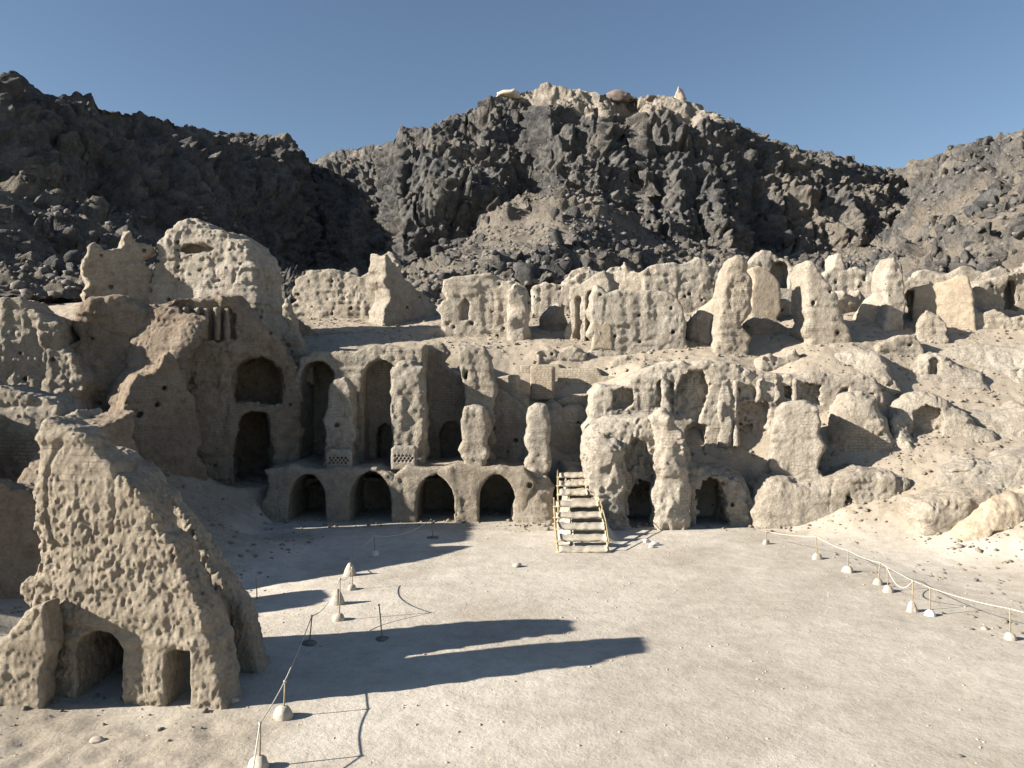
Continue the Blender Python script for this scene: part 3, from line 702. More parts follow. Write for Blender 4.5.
def ground_z(X, Y):
    X = np.asarray(X, float); Y = np.asarray(Y, float)
    z = RB[-3] + RB[-2] * X + RB[-1] * Y
    for k, p in enumerate(CT): z = z + RB[k] * np.sqrt((X - p[0]) ** 2 + (Y - p[1]) ** 2)
    flat = np.clip((X + 9.5) / 2, 0, 1) * np.clip((41.5 - Y) / 2, 0, 1) * np.clip((16.5 - X) / 3, 0, 1)
    z = z * (1 - flat)
    sm = lambda a, b, v: (lambda t: t * t * (3 - 2 * t))(np.clip((v - a) / (b - a), 0, 1))
    # open floors of the arcade rooms, the stair ramp and the right hand rooms
    m = sm(-13.6, -12.4, X) * (1 - sm(2.3, 3.0, X)) * sm(36, 38, Y) * (1 - sm(0, 1, Y - np.where(X < -2.6, 49.6, 46.2)))
    z = z * (1 - m)
    ramp_z = np.clip((Y - 36.5) / 7.5, 0, 1) * 2.75
    m = sm(2.3, 3.0, X) * (1 - sm(4.3, 5.0, X)) * (1 - sm(46.8, 47.4, Y)) * sm(34, 36, Y)
    z = z * (1 - m) + ramp_z * m
    m = sm(4.8, 5.6, X) * (1 - sm(12.4, 13.4, X)) * sm(36, 38, Y) * (1 - sm(44.0, 44.8, Y))
    z = z * (1 - m)
    m = sm(-18, -17, X) * (1 - sm(-13.2, -12.6, X)) * sm(41.5, 43, Y) * (1 - sm(48.5, 49.5, Y))
    return np.where(m > 0, np.minimum(z, z * (1 - m) + m * 1.7), z)

def grow(a, b, n): return a + (b - a) * np.linspace(0, 1, n)[1:] ** 2
xs = np.concatenate([-46 - grow(0, 500, 24)[::-1], np.arange(-46, 52, .15), 52 + grow(0, 500, 24)])
ys = np.concatenate([3 - grow(0, 200, 16)[::-1], np.arange(3, 80, .15), 80 + grow(0, 700, 26)])
XX, YY = np.meshgrid(xs, ys, indexing='ij')
xc = np.clip(XX, -75, 75); yc = np.clip(YY, -5, 95)
ZZ = ground_z(xc, yc)
far = np.maximum(np.abs(XX) - 75, 0) * .0
P3 = np.stack([XX.ravel(), YY.ravel(), ZZ.ravel()], 1)
rub = np.clip((np.abs(ZZ) - .25) / .8, 0, 1).ravel()
_q = P3.copy(); _q[:, 2] = 0
rough = (np.clip((-4 - P3[:, 0] + .8 * pnoise(_q, 3, 95)) / 2, 0, 1) * np.clip((19.3 - P3[:, 1] + 1.2 * pnoise(_q, 2.5, 96)) / 1.5, 0, 1)).astype(float)
P2 = P3.copy(); P2[:, 2] = 0
skew = P2[:, :2] @ np.array([[.8, -.6], [.6, .8]]); skew = np.c_[skew, 0 * skew[:, :1]]
bumps = .08 * pnoise(P2, 4.5, 3) - .05 * rub * np.abs(pnoise(skew + .5 * np.c_[pnoise(P2, 1.1, 7), pnoise(P2, 1.1, 8), 0 * rub], (2.2, 4.6, 1), 4)) ** .7 \
        + .015 * pnoise(P2, 1.3, 9) - (.010 + .03 * rub) * np.abs(pnoise(P2, .7, 5)) + .035 * rub * pnoise(P2, .4, 6) + .05 * rub * pnoise(P2, .21, 10)
P3[:, 2] += np.where(rub > 0, bumps, bumps * .6) + rough * (.05 * pnoise(P2, .45, 97) + .04 * pnoise(P2, .24, 98))
nx_, ny_ = XX.shape
ii = np.arange(nx_ * ny_).reshape(nx_, ny_)
Q = np.stack([ii[:-1, :-1].ravel(), ii[1:, :-1].ravel(), ii[1:, 1:].ravel(), ii[:-1, 1:].ravel()], 1)
me = mesh_np('courtyard_ground', P3, Q, M_GROUND)
at = me.attributes.new('rubble', 'FLOAT', 'POINT'); at.data.foreach_set('value', np.maximum(rub, .75 * rough).astype(f32))
tag(link('courtyard_ground', me), kind='structure')
GZ = P3[:, 2].reshape(nx_, ny_)
def gz(x, y):
    i = np.clip(np.searchsorted(xs, x) - 1, 0, nx_ - 2); j = np.clip(np.searchsorted(ys, y) - 1, 0, ny_ - 2)
    a = (x - xs[i]) / (xs[i + 1] - xs[i]); b = (y - ys[j]) / (ys[j + 1] - ys[j])
    return (GZ[i, j] * (1 - a) + GZ[i + 1, j] * a) * (1 - b) + (GZ[i, j + 1] * (1 - a) + GZ[i + 1, j + 1] * a) * b

# ------------------------------------------------------------------ hill
def hit(pl, fwd):
    """distance at which the slope shows at the middle of an outline, less fwd metres"""
    px = sum(p[0] for p in pl) / len(pl); px = min(px, 1040)
    top = min(p[1] for p in pl); bot = max(p[1] for p in pl); py = .45 * top + .55 * bot
    for d in np.arange(26, 70, .1):
        if gz((px - CX) * d / F, d) > EYE + (HY - py) * d / F: return float(d) - fwd
    return 48.
ruin('rock_ledge', 'overhanging ledge with a dark hollow on the bright right slope', 'collapsed mud', hit([(884, 470), (918, 394), (1006, 470), (938, 394)], .8),
     [(884, 470), (890, 420), (902, 402), (918, 394), (938, 394), (952, 402), (975, 416), (1000, 432), (1006, 470)], t=5, yaw=-16, amp=.9, rnd=.7, lean=.25, mat=M_PALE,
     cut=[([(915, 440), (917, 412), (930, 406), (944, 410), (950, 422), (946, 440)], 1.4)])
ruin('rock_ledge', 'small overhang with a black hole high on the right slope', 'collapsed mud', hit([(905, 400), (928, 352), (1000, 400), (955, 357)], .8),
     [(905, 400), (915, 366), (928, 352), (940, 350), (955, 357), (975, 368), (990, 372), (1000, 400)], t=5, yaw=-16, amp=.9, rnd=.7, lean=.25, mat=M_PALE,
     cut=[([(931, 376), (932, 360), (938, 356), (945, 361), (942, 376)], 1.2)])
for k, (lab, d, pl) in enumerate((
    ('long bank of bright mud below the plastered wall towards the right edge', 48.6, [(885, 392), (890, 354), (915, 343), (950, 347), (985, 339), (1020, 343), (1085, 336), (1085, 392)]),
    ('middle bank of bright mud at the right edge under the two small overhangs', 44.9, [(940, 460), (950, 424), (972, 410), (998, 414), (1030, 404), (1085, 408), (1085, 462)]),
    ('lowest bank of bright mud above the leaning lump at the right edge', 41.2, [(930, 512), (945, 474), (972, 460), (1000, 466), (1030, 456), (1085, 452), (1085, 512)]),
    ('layered crag running down beside the large smooth hump', 43.2, [(888, 480), (890, 425), (897, 412), (907, 420), (915, 440), (928, 458), (935, 480)]),
    ('crumbling crag left of the bright flank under the pointed fin tower', 49.5, [(820, 385), (835, 352), (856, 346), (876, 350), (890, 366), (896, 385)]))):
    ruin('mud_crag', lab, 'collapsed mud', hit(pl, 1.0), pl, t=5, yaw=-20, amp=1.1, rnd=.7, lean=.55, mat=M_PALE, seed=900 + 31 * k)
RIDGE = [(-300, 40), (-100, 62), (0, 71), (12, 76), (30, 86), (50, 92), (56, 98), (62, 94), (92, 91), (100, 104), (130, 112), (160, 119), (190, 126), (215, 133), (250, 136),
         (278, 137), (288, 146), (296, 156), (310, 161), (330, 152), (360, 146), (385, 143), (396, 141), (402, 128), (412, 130), (425, 127), (440, 123), (450, 118),
         (470, 111), (484, 100), (498, 96), (520, 92), (545, 90), (575, 90), (600, 95), (640, 97), (672, 98), (690, 103), (705, 112), (720, 120), (735, 126), (750, 132), (775, 141),
         (800, 148), (830, 154), (860, 162), (885, 168), (904, 172), (915, 166), (930, 158), (950, 152), (975, 143), (1000, 134), (1024, 128), (1100, 108), (1300, 70)]
DEPTH = [(-300, 78), (-100, 90), (0, 102), (60, 110), (92, 114), (150, 126), (220, 146), (285, 172), (310, 196), (335, 190), (385, 178), (398, 148), (440, 152), (500, 164),
         (532, 170), (548, 150), (575, 150), (600, 146), (618, 150), (632, 152), (645, 145), (690, 144), (715, 142), (735, 144), (752, 152), (768, 156), (800, 157), (850, 161), (905, 170),
         (915, 166), (950, 158), (1024, 140), (1100, 128), (1300, 100)]
FOOT = [(-300, 50), (0, 53), (100, 56), (200, 60), (300, 66), (400, 66), (500, 68), (600, 72), (700, 78), (800, 82), (900, 84), (960, 78), (1024, 72), (1300, 60)]
TALUS = [(-300, .5), (0, .48), (100, .42), (200, .3), (300, .22), (400, .2), (470, .35), (560, .50), (600, .45), (660, .30), (760, .3), (850, .35), (905, .5), (960, .8), (1024, .85), (1300, .8)]
def itp(tab, x): return np.interp(x, [p[0] for p in tab], [p[1] for p in tab])
_p = np.arange(-300, 1300, .25); _d = itp(DEPTH, _p)
_l = np.r_[0, np.cumsum(np.hypot(np.diff((_p - CX) / F * _d), .7 * np.diff(_d)) * np.where((_p[1:] < -40) | (_p[1:] > 1064), .25, 1))]
cols = np.interp(np.linspace(0, _l[-1], 1500), _l, _p)
rows = np.concatenate([np.linspace(0, 1, 340), 1 + np.linspace(0, 1, 26)[1:]])
PXg, Tg = np.meshgrid(cols, rows, indexing='ij')
Dr = itp(DEPTH, PXg); Df = itp(FOOT, PXg); Pr = itp(RIDGE, PXg); Ta = itp(TALUS, PXg)
zr = EYE + (HY - Pr) * Dr / F; zf = np.interp(PXg, [0, 100, 300, 450, 600], [14.5, 15, 15.5, 16, 17])
t1 = np.clip(Tg, 0, 1)
# t in height: talus up to fraction Ta of the height covers most of the distance, the cliff the rest
hgt = zf - 2.5 + (zr - zf + 2.5) * t1
lowk = np.clip(t1 / np.maximum(Ta, .02), 0, 1); upk = np.clip((t1 - Ta) / (1 - Ta), 0, 1)
share = .55 + .25 * Ta
dep = Df + (Dr - Df) * (share * lowk + (1 - share) * upk ** 1.15)
back = np.clip(Tg - 1, 0, 1)
dep = dep + back * 90; hgt = hgt - 45 * back ** 1.3
X = (PXg - CX) / F * dep
P = np.stack([X.ravel(), dep.ravel(), hgt.ravel()], 1)
sh2 = PXg.shape
def normals(P):
    G = P.reshape(*sh2, 3)
    du = np.gradient(G, axis=0); dv = np.gradient(G, axis=1)
    n = np.cross(du, dv); n /= np.linalg.norm(n, axis=2, keepdims=True) + 1e-9
    return n.reshape(-1, 3)
Nn = normals(P)
edge = (np.clip(Tg, 0, 1) > .97).ravel()
cliff = np.clip((t1 - Ta * .8) / .12, 0, 1).ravel()
pxr = PXg.ravel(); tr = Tg.ravel()
rid = 1 - np.clip(np.abs(tr - 1) / .11, 0, 1)      # keep the skyline where it is
warp = P + 2.0 * np.stack([pnoise(P, 7, 31), pnoise(P, 7, 32), pnoise(P, 7, 33)], 1)
n_big = pnoise(warp, (16, 16, 30), 21)
n_mid = 1 - 2 * np.abs(pnoise(warp, (6, 6, 16), 22))
f1, f2, idv = worley(warp, (4.2, 4.2, 6.0), 23)
g1, g2, idg = worley(P + .5 * np.stack([pnoise(P, 2, 41), pnoise(P, 2, 42), pnoise(P, 2, 43)], 1), (1.5, 1.5, 1.9), 24)
n_s = pnoise(P, 1.0, 25); n_t = pnoise(P, .5, 26)
outc = np.clip((pnoise(P, (11, 11, 9), 27) + .55 * pnoise(P, 4.5, 28) + .05) * 3.5, 0, 1)     # outcrops on the talus
rightm = np.clip((pxr - 740) / 60, 0, 1); leftm = np.clip((420 - pxr) / 60, 0, 1)
outc = np.clip(outc + (.12 * rightm + .12 * np.clip((pxr - 890) / 40, 0, 1) + .5 * leftm) * (pnoise(P, 7, 61) > -.15), 0, 1)
rk = np.maximum(cliff * (1 - .3 * rightm), outc * (.6 + .35 * np.maximum(rightm, leftm)))
ss = lambda v, w: (lambda t: t * t * (3 - 2 * t))(np.clip(v / w, 0, 1))
disp = cliff * (4.6 * n_big + 1.9 * n_mid) + rk * ((1.15 * idv + .35) * ss(f2 - f1, .5) - .65 + (.42 * idg + .15) * ss(g2 - g1, .42) - .28) \
       + .55 * n_s * (.4 + rk) + .32 * n_t * (.4 + rk) - cliff * 1.7 * np.exp(-(pnoise(warp, (3.2, 3.2, 18), 71) / .13) ** 2) + rk * .75 * pnoise(P, (9, 9, 1.4), 72) + rk * .35 * pnoise(P, (4, 4, .6), 73) + (1 - rk) * .8 * pnoise(P, 6, 29) + outc * (1 - cliff) * (1.7 + 1.6 * np.clip((pxr - 890) / 40, 0, 1))
disp = disp * (1 - .9 * rid)
Pd = P + Nn * disp[:, None]
# crest blocks: jagged skyline
Pd[:, 2] += rid * (.55 * (idv - .5) + .6 * (idg - .5) + .35 * n_s) * np.where((pxr > 310) & (pxr < 395), .4, 1.0)
N2 = normals(Pd)
flatn = np.clip((N2[:, 2] - .45) / .3, 0, 1)
dust = np.clip((1 - rk) * .95 + flatn * .28 - .05 + .25 * pnoise(P, 9, 51), 0, 1)
leftd = np.clip((330 - pxr) / 120, 0, 1)
dust = np.clip(dust + .12 * leftd + .12 * rightm + .38 * np.clip(pnoise(P, (10, 10, 26), 81) + .5 * pnoise(P, 4, 82), 0, 1) * rk, 0, 1)
crest_h = np.interp(pxr, [480, 496, 520, 560, 590, 640, 690, 715, 725], [0, 2, 4, 6.5, 8, 4, 6, 2, 0])
crust = np.clip(.5 + (crest_h - (np.interp(pxr, [p[0] for p in RIDGE], [p[1] for p in RIDGE]) * 0 + (zr.ravel() - Pd[:, 2])) + 2.5 * pnoise(P, 5, 52) + 1.2 * pnoise(P, 1.8, 53)) * .25, 0, 1)
crust = np.where(crest_h > .1, crust, 0)
ii = np.arange(len(cols) * len(rows)).reshape(len(cols), len(rows))
Q = np.stack([ii[:-1, :-1].ravel(), ii[1:, :-1].ravel(), ii[1:, 1:].ravel(), ii[:-1, 1:].ravel()], 1)
me = mesh_np('rocky_hill', Pd, Q, M_ROCK, smooth=False)
me.attributes.new('dust', 'FLOAT', 'POINT').data.foreach_set('value', dust.astype(f32))
me.attributes.new('crust', 'FLOAT', 'POINT').data.foreach_set('value', crust.astype(f32))
tag(link('rocky_hill', me), kind='structure')
HILL = Pd.reshape(*sh2, 3)
def hill_at(px, t):
    i = int(np.argmin(np.abs(cols - px))); j = int(np.argmin(np.abs(rows - t)))
    return HILL[i, j]

# ------------------------------------------------------------------ stones
def stone_mesh(seed, sx, sy, sz, sub=2, blocky=False):
    import bmesh
    bm = bmesh.new(); bmesh.ops.create_icosphere(bm, subdivisions=sub, radius=1)
    r = np.random.RandomState(seed)
    pl = r.randn(9, 3); pl /= np.linalg.norm(pl, axis=1, keepdims=True); off = .52 + .3 * r.rand(9)
    if blocky: off = .28 + .38 * r.rand(9)
    for v in bm.verts:
        co = np.array(v.co)
        for p, o in zip(pl, off):
            e = co @ p - o
            if e > 0: co = co - p * e * (1.0 if blocky else .9)
        co = co * (1 + (.04 if blocky else .08) * r.randn())
        v.co = (co[0] * sx, co[1] * sy, co[2] * sz)
    vs = np.array([v.co[:] for v in bm.verts]); fs = np.array([[v.index for v in f.verts] for f in bm.faces]); bm.free()
    return vs, fs
def stuff_stones(name, pts, sizes, mat, seed, label=None, sub=1):
    protos = [stone_mesh(seed + k, 1, .75, .65 if sub == 1 else .85, sub, sub > 1) for k in range(12 if sub > 1 else 8)]
    r = np.random.RandomState(seed); V, Fc = [], []; n = 0
    for p, s in zip(pts, sizes):
        vs, fs = protos[r.randint(len(protos))]
        a = r.rand() * 6.28; ca, sa = math.cos(a), math.sin(a)
        w = vs * s; w = np.c_[w[:, 0] * ca - w[:, 1] * sa, w[:, 0] * sa + w[:, 1] * ca, w[:, 2]] + p
        V.append(w); Fc.append(fs + n); n += len(vs)
    o = link(name, mesh_np(name, np.concatenate(V), np.concatenate(Fc), mat, smooth=False))
    return tag(o, label=label, kind='stuff')

# rubble of dark blocks on the hill foot
pts, szs = [], []
r = np.random.RandomState(5)
while len(pts) < 5200:
    px = r.uniform(-40, 1064); t = r.rand() ** 1.4 * .75
    if abs(px - 560) > 140 and r.rand() < .45: continue
    if t > itp(TALUS, px) + .12: continue
    pts.append(hill_at(px, t) + (0, 0, .05)); szs.append(.16 + .5 * r.rand() ** 3)
stuff_stones('hillside_boulders', pts, szs, M_DSTONE, 400)
big_pts, big_sz = [], []
while len(big_pts) < 1500:
    px = r.uniform(-40, 1064); t = r.rand()
    w_ = 1.0 if px > 895 else (.25 if px > 740 else (.4 if abs(px - 560) < 150 and t < .45 else (.3 if px < 330 and t < .5 else 0)))
    if r.rand() > w_: continue
    p = hill_at(px, t * (.97 if px > 895 else 1))
    q = np.array([p]); cl = float(pnoise(q, (13, 13, 9), 91)[0] + .5 * pnoise(q, (5, 5, 4), 92)[0])
    if cl < .12: continue
    sz = .35 + 1.9 * r.rand() ** 2.6 * min(1, .4 + cl)
    big_pts.append(p + (0, 0, .1 * sz)); big_sz.append(sz)
stuff_stones('hillside_outcrops', big_pts, big_sz, M_ROCK, 450, sub=2)
# pebbles
pts, szs = [], []
while len(pts) < 3600:
    x, y = r.uniform(-14, 18), r.uniform(9, 43)
    pts.append((x, y, gz(x, y))); szs.append(.010 + .055 * r.rand() ** 5)
stuff_stones('pebbles', pts, szs, M_STONE, 500)
pts, szs = [], []
while len(pts) < 9000:
    x, y = r.uniform(-26, 36), r.uniform(20, 62)
    if -9 < x < 14 and y < 40: continue
    pts.append((x, y, gz(x, y))); szs.append(.025 + .15 * r.rand() ** 5)
for o_, fr_, zb_ in RUINS:
    if o_.name.startswith(('lattice', 'pier', 'brick')): continue
    bb = o_.bound_box; ua, ub = bb[0][0], bb[4][0]; wa = min(c_[1] for c_ in bb)
    for k in range(int(min(70, 9 * (ub - ua)))):
        u_ = r.uniform(ua, ub); w_ = wa + .5 - 1.7 * r.rand() ** 2
        x = fr_.x0 + u_ * fr_.c - w_ * fr_.s; y = fr_.y0 + u_ * fr_.s + w_ * fr_.c
        sz = (.03 if y < 24 else .05) + .17 * r.rand() ** 4 * (.6 if y < 24 else 1)
        pts.append((x, y, gz(x, y) + .2 * sz)); szs.append(sz)
stuff_stones('mud_rubble', pts, szs, M_ADOBE, 600)

def stone(label, px, py, s, mat=M_STONE, z=None, grp='loose stones on the courtyard floor', seed=1):
    p = on_ground(px, py); p[2] = gz(p[0], p[1])
    vs, fs = stone_mesh(700 + seed, s, s * .8, s * .6)
    o = link('loose_stone', mesh_np('loose_stone', vs, fs, mat, smooth=False), None, p + (0, 0, s * .2))
    tag(o, label, 'stone', grp)
stone('pale stone lying before the arched doorway of the tall pitted wall', 97, 742, .17, seed=1)
stone('brown stone on the bare ground left of the stair foot', 517, 567, .22, seed=2)
stone('whitish rock largest of the heap beside the first pointed doorway', 655, 545, .30, M_WHITE, seed=3)
stone('whitish rock smaller one at the left of the heap by the pointed doorway', 646, 542, .20, M_WHITE, seed=4)
stone('tan rock lowest of the heap beside the first pointed doorway', 651, 547, .18, seed=5)
stone('dark stone beyond the rope on the right near the two close posts', 976, 578, .14, M_DSTONE, seed=6)
stone('pale stone between the rope posts at the right edge', 985, 629, .13, seed=7)
stone('small dark stone alone on the empty courtyard floor at lower right', 960, 757, .07, M_DSTONE, seed=8)
stone('tan stone near the foot of the tall pitted wall by the shadow edge', 252, 615, .13, seed=9)
stone('flat stone at the corner of the tall pitted wall by the first rope post', 232, 703, .20, seed=10)
# summit
def summit(label, px, w, hgt_, mat, seed, name='summit_boulder', dz=0.):
    p = hill_at(px, 1.0).copy()
    vs, fs = stone_mesh(800 + seed, w, w * .8, hgt_, 3)
    o = link(name, mesh_np(name, vs, fs, mat, smooth=False), None, p + (0, 0, hgt_ * .12 + dz - .25)); tag(o, label, 'boulder')
M_BROWN = plain('brown_rock', (.17, .132, .108), .9, 1.2, .35)
M_CRUST = plain('pale_crust', (.46, .38, .30), .9, .8, .25)
summit('large flat brown boulder on the summit skyline', 617, 3.0, 1.35, M_BROWN, 1, dz=-.75)
summit('small brown boulder right of the large flat one on the summit', 650, 1.3, .9, M_BROWN, 2)
summit('small grey boulder touching the large flat one on the summit', 633, 1.0, .8, M_BROWN, 5)
summit('pointed pale pinnacle at the right end of the summit crest', 680, 1.25, 2.0, M_CRUST, 3, 'summit_pinnacle')
summit('pale knob at the left end of the summit crest', 508, 2.6, 1.3, M_CRUST, 4, 'summit_outcrop')
summit('low pale knob near the middle of the summit crest', 547, 2.0, 1.3, M_CRUST, 6, 'summit_outcrop')

# ------------------------------------------------------------------ wooden stair
def tube(path, rad, n=8):
    path = np.array(path, float); V, Q = [], []
    if np.isscalar(rad): rad = [rad] * len(path)
    for i, p in enumerate(path):
        t = path[min(i + 1, len(path) - 1)] - path[max(i - 1, 0)]; t /= np.linalg.norm(t) + 1e-9
        a = np.cross(t, (0, 0, 1) if abs(t[2]) < .9 else (1, 0, 0)); a /= np.linalg.norm(a); b = np.cross(t, a)
        for k in range(n):
            q = 2 * math.pi * k / n; V.append(p + rad[i] * (math.cos(q) * a + math.sin(q) * b))
    m = len(path)
    for i in range(m - 1):
        for k in range(n):
            Q.append((i * n + k, i * n + (k + 1) % n, (i + 1) * n + (k + 1) % n, (i + 1) * n + k))
    V = list(V); c0 = len(V); V.append(path[0]); V.append(path[-1])
    for k in range(0, n, 2):
        Q.append((c0, (k + 2) % n, k + 1, k)); Q.append((c0 + 1, (m - 1) * n + k, (m - 1) * n + k + 1, (m - 1) * n + (k + 2) % n))
    return np.array(V), np.array(Q)

def join(parts):
    V, Q, n = [], [], 0
    for v, q in parts: V.append(v); Q.append(q + n); n += len(v)
    return np.concatenate(V), np.concatenate(Q)

def plank(x0, x1, y0, y1, z, th, tilt, seed):
    """worn board: a lofted box with slightly wavy edges and rounded corners"""
    r = np.random.RandomState(seed); n = 14; V = []; Q = []
    for i in range(n):
        s = i / (n - 1); x = x0 + (x1 - x0) * s; wy = .018 * r.randn(); wz = .014 * r.randn()
        prof = [(y0 + .02, -th / 2), (y0, -th / 4), (y0, th / 4), (y0 + .02, th / 2), (y1 - .02, th / 2), (y1, th / 4), (y1, -th / 4), (y1 - .02, -th / 2)]
        for (y, dz) in prof:
            V.append((x + .008 * r.randn(), y + wy, z + dz + wz + tilt * (y - y0) - .03 * math.sin(math.pi * s)))
    for i in range(n - 1):
        for k in range(8): Q.append((i * 8 + k, (i + 1) * 8 + k, (i + 1) * 8 + (k + 1) % 8, i * 8 + (k + 1) % 8))
    for o in (0, (n - 1) * 8):
        for k in (0, 2, 4): Q.append((o, o + k + 1, o + k + 2, o + k + 3) if k < 4 else (o, o + 5, o + 6, o + 7))
    return np.array(V), np.array(Q)

ST = [(549, 559, 607, 35.3), (538, 558, 606, 36.3), (526.5, 557, 604, 37.3), (515, 556, 601, 38.3), (504, 556, 598, 39.4), (492.5, 559.5, 587, 40.7), (483.5, 559, 586, 41.7), (475, 559.5, 585, 42.7)]
root_loc = np.array(((583 - CX) * 35.5 / F, 35.5, 0.))
stair = tag(empty('wooden_stair', root_loc), 'rough wooden stair of wide planks on a pole frame in the middle of the courtyard', 'stair')
TR = []
for k, (py, a, b, d) in enumerate(ST):
    z = EYE + (HY - py) * d / F; x0, x1 = (a - CX) * d / F, (b - CX) * d / F
    TR.append((x0, x1, d, z))
    v, q = plank(x0, x1, d - .24, d + .24, z - .06, .11, .28 + .05 * (k % 3), 900 + k)
    link('tread', mesh_np('tread', v - root_loc, q, M_WOOD, False), stair)
    v, q = plank(x0 + .06, x1 - .05, d + .20, d + .25, z - .13, .10, 0, 930 + k)
    link('riser_board', mesh_np('riser_board', v - root_loc, q, M_WOOD, False), stair)
def poles(name, path, rad=.035):
    v, q = tube(path, rad); return link(name, mesh_np(name, v - root_loc, q, M_POLE), stair)
for lo, hi in ((0, 5), (5, 8)):
    for s in (0, 1):
        pth = [(TR[k][s] + (-.05 if s == 0 else .05), TR[k][2], TR[k][3] - .10) for k in range(lo, hi)]
        poles('stringer', pth, .045)
for k, (x0, x1, y, z) in enumerate(TR):
    for x in (x0 - .06, x1 + .06):
        y2 = y + .16
        top = z + (.30 if k in (0, 3, 4, 5, 7) else .14)
        j = random.uniform(-.04, .04)
        poles('leg', [(x - j, y2, min(gz(x, y2), z - .3) - .15), (x, y2, z - .05), (x + j, y2, top)], .035)
    poles('cross_pole', [(x0 - .16, y - .2, z - .09), (x1 + .16, y - .2, z - .08)], .03)
for (i, s, j) in ((0, 1, 2), (2, 1, 4), (0, 0, 2), (2, 0, 4), (5, 0, 7), (5, 1, 7)):
    A, B = TR[i], TR[j]
    poles('side_rail', [(A[s] + (.1 if s else -.1), A[2] + .1, A[3] + .22), (B[s] + (.1 if s else -.1), B[2] + .1, B[3] + .24)], .026)

# ------------------------------------------------------------------ rope posts
POSTS = {}
def lathe(prof, n=18, wob=0, seed=0):
    r = np.random.RandomState(seed); V, Q = [], []
    ph = r.rand(3) * 6.28
    for (rad, z) in prof:
        for k in range(n):
            a = 2 * math.pi * k / n; w = 1 + wob * (math.sin(2 * a + ph[0]) * .6 + math.sin(3 * a + ph[1]) * .5 + .3 * r.randn())
            V.append((rad * w * math.cos(a), rad * w * math.sin(a), z))
    m = len(prof)
    for i in range(m - 1):
        for k in range(n): Q.append((i * n + k, i * n + (k + 1) % n, (i + 1) * n + (k + 1) % n, (i + 1) * n + k))
    V.append((0, 0, prof[-1][1])); t = len(V) - 1
    for k in range(0, n, 2): Q.append(((m - 1) * n + k, (m - 1) * n + k + 1, (m - 1) * n + (k + 2) % n, t))
    return np.array(V), np.array(Q)
def post(key, label, bx, by, tx, ty, base='dome', mat=None, lean_y=0, grp='rope posts'):
    p = on_ground(bx, by - 2); p[2] = gz(p[0], p[1])
    top = pt(tx, ty, p[1] + lean_y)
    e = tag(empty('rope_post', p), label, 'rope post', grp)
    v, q = tube([(0, 0, -.05), (top - p) * .5 + (.008, .006, 0), top - p], [.021, .019, .018], 10)
    pole = link('pole', mesh_np('pole', v, q, M_POST), e)
    sd = hash(key) % 97 if not isinstance(key, int) else key
    if base == 'dome': prof = [(.20, -.06), (.20, .03), (.18, .10), (.15, .17), (.10, .215), (.05, .235)]
    elif base == 'cone': prof = [(.22, -.06), (.21, .04), (.16, .20), (.10, .36), (.05, .44)]
    else: prof = [(.26, -.06), (.25, .02), (.20, .05), (.05, .07)]
    ks_ = random.uniform(.78, 1.15); prof = [(a_ * ks_, b_ * (ks_ if b_ > 0 else 1)) for a_, b_ in prof]
    v, q = lathe(prof, 18, .15, sd)
    link('foot', mesh_np('foot', v, q, mat or M_PLINTH), e)
    v, q = tube([top - p + (0, 0, -.05), top - p + (0, 0, -.01)], .034, 8)
    link('rope_knot', mesh_np('rope_knot', v, q, M_ROPE), pole)
    POSTS[key] = top
L = 'left'
post(1, 'rope post nearest the camera cut by the bottom edge of the photo', 259, 771, 260, 722)
post(2, 'rope post with a domed foot standing before the long shadow near the bottom', 283, 721, 285, 680)
post(3, 'leaning rope post with a flat foot standing in the shadow right of the tall wall', 309, 645, 312, 615, 'flat', M_DSTONE, .3)
post(4, 'rope post nearest of the two close ones in the left sunlit strip', 339, 622, 340, 578)
post(5, 'cone footed rope post close behind another in the left sunlit strip', 337, 606, 338, 590, 'cone')
post(6, 'rope post with dome foot in the sun just left of the shadow finger tip', 352, 592, 352, 567)
post(7, 'short rope post behind the dome footed one near the dark rubble shade', 350, 578, 351, 565, 'cone')
post(8, 'farthest lit rope post on the left at the edge of the arcade shadow', 375, 557, 374, 535, 'dome', M_WHITE)
post(9, 'rope post standing in shade left of the farthest lit post', 351, 561, 351, 550, 'flat')
post(10, 'rope post with a flat foot at the shadow edge nearest the courtyard middle', 382, 641, 379, 604, 'flat', M_DSTONE)
post(11, 'rope post in deep shade close to the rubble slope on the left', 257, 600, 256, 577, 'flat')
post(12, 'leaning rope post in shade before the third dark arch', 433, 540, 431, 519, 'flat', M_DSTONE, .2)
R_ = [(21, 766, 546, 766, 531, 'dome', None, 'farthest rope post of the right hand row near the eroded base'), (22, 817, 561, 816, 536, 'dome', None, 'second rope post of the right hand row counted from the far end'),
      (23, 848, 574, 848, 550, 'dome', None, 'third rope post of the right hand row left of the close pair'), (24, 878, 586, 880, 562, 'dome', None, 'rear post of the close pair in the right hand row'),
      (25, 888, 593, 887, 567, 'dome', None, 'front post of the close pair in the right hand row'), (26, 912, 612, 913, 580, 'cone', None, 'cone footed rope post beside the white footed one on the right'),
      (27, 930, 616, 930, 587, 'dome', M_WHITE, 'rope post with a bright white foot in the right hand row'), (28, 1010, 641, 1010, 608, 'dome', None, 'nearest rope post of the right hand row at the photo edge')]
for k, bx, by, tx, ty, b, m, lab in R_: post(k, lab, bx, by, tx, ty, b, m)
def rope(label, A, B, sag, rad=.014):
    A, B = np.array(A), np.array(B); n = 16
    pth = [A + (B - A) * s + np.array((0, 0, -.02 - sag * 4 * s * (1 - s))) for s in np.linspace(0, 1, n)]
    v, q = tube(pth, rad, 6); o = link('rope', mesh_np('rope', v, q, M_ROPE)); tag(o, label, 'rope', 'ropes strung between the posts')
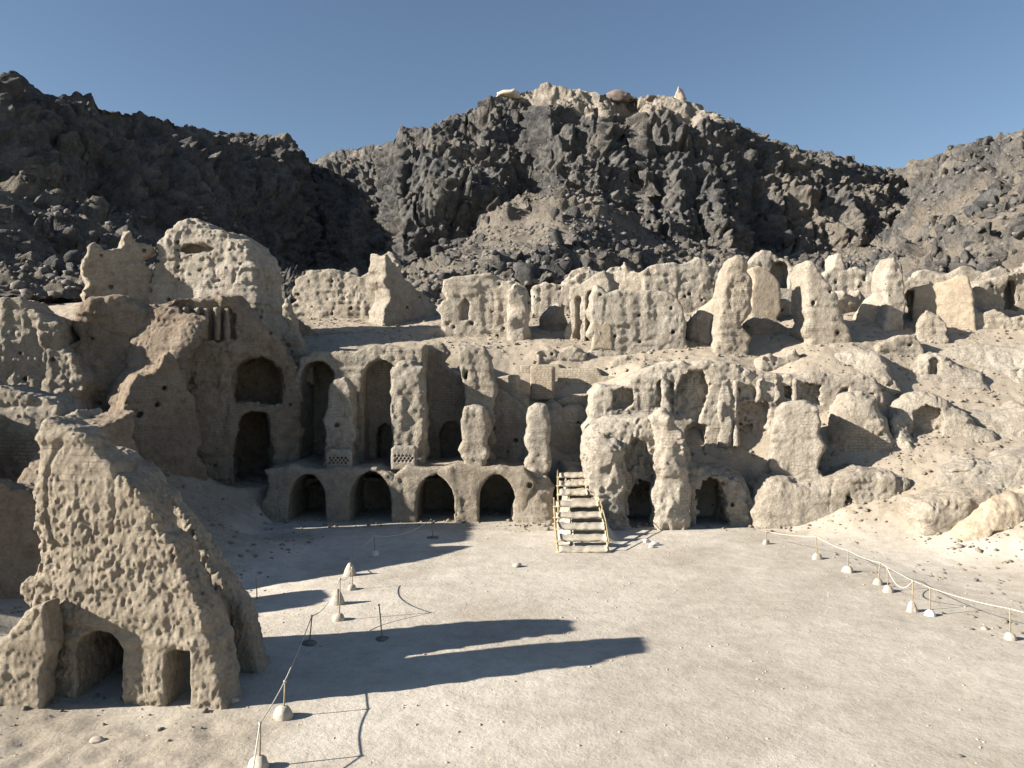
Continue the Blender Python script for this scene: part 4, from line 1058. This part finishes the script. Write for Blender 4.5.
rope('rope from the nearest post to the domed post before the long shadow', POSTS[1], POSTS[2], .04)
rope('rope dropping from the nearest post out of the bottom of the photo', POSTS[1], (POSTS[1][0] + .5, POSTS[1][1] - 2.6, .1), .05)
rope('rope crossing the long shadow to the leaning flat footed post', POSTS[2], POSTS[3], .05)
rope('rope from the leaning flat footed post to the near post of the sunlit strip', POSTS[3], POSTS[4], .25)
rope('rope between the close posts of the left sunlit strip', POSTS[4], POSTS[6], .2)
rope('rope from the shadow finger tip posts to the short shaded post', POSTS[7], POSTS[9], .1)
rope('pale sagging rope left of the farthest lit post', POSTS[9], POSTS[8], .18)
rope('rope in shade towards the third dark arch', POSTS[8], POSTS[12], .3)
ks = [21, 22, 23, 24, 27, 28]
labs = ['rope at the far end of the right hand row', 'rope between the second and third posts of the right row', 'rope from the third right hand post to the close pair',
        'rope from the close pair to the white footed post', 'taut rope from the white footed post to the nearest right hand post']
for a, b, l in zip(ks, ks[1:], labs): rope(l, POSTS[a], POSTS[b], .06, .011)
rope('rope leaving the photo at the right edge', POSTS[28], POSTS[28] + (2.6, -1.7, 0), .15, .018)
rope('slack rope between the front post of the close pair and the cone footed post', POSTS[25], POSTS[26], .45)

# ------------------------------------------------------------------ light, sky, camera
w = bpy.data.worlds.new('World'); scene.world = w; w.use_nodes = True
nt = w.node_tree; bg = nt.nodes['Background']
sky = nt.nodes.new('ShaderNodeTexSky'); sky.sky_type = 'NISHITA'; sky.sun_disc = False
sky.sun_elevation = math.radians(SUN_EL); sky.sun_rotation = math.radians(180 + 90 - SUN_AZ)
sky.altitude = 600; sky.air_density = 1.0; sky.dust_density = .3; sky.ozone_density = 1.5
nt.links.new(sky.outputs[0], bg.inputs[0]); bg.inputs[1].default_value = .05
sun = bpy.data.lights.new('sun', 'SUN'); sun.energy = 5.0; sun.angle = math.radians(.55); sun.color = (1, .945, .85)
so = bpy.data.objects.new('sun', sun); COL.objects.link(so)
from mathutils import Vector
el, az = math.radians(SUN_EL), math.radians(SUN_AZ)
dirv = Vector((math.cos(el) * math.cos(az), math.cos(el) * math.sin(az), -math.sin(el)))
so.rotation_euler = dirv.to_track_quat('-Z', 'Y').to_euler(); so.location = (-40, -10, 40)
cam = bpy.data.cameras.new('camera'); co = bpy.data.objects.new('camera', cam); COL.objects.link(co)
cam.sensor_width = 36; cam.lens = 36 * F / 1024; cam.shift_y = -14 / 1024; cam.clip_end = 3000; cam.clip_start = .1
co.location = (0, 0, EYE); co.rotation_euler = (math.radians(90), 0, 0)
scene.camera = co
scene.view_settings.view_transform = 'Standard'; scene.view_settings.look = 'None'
scene.view_settings.exposure = 1.28; scene.view_settings.gamma = 1
scene.cycles.max_bounces = 5; scene.cycles.diffuse_bounces = 1
scene.cycles.use_denoising = True
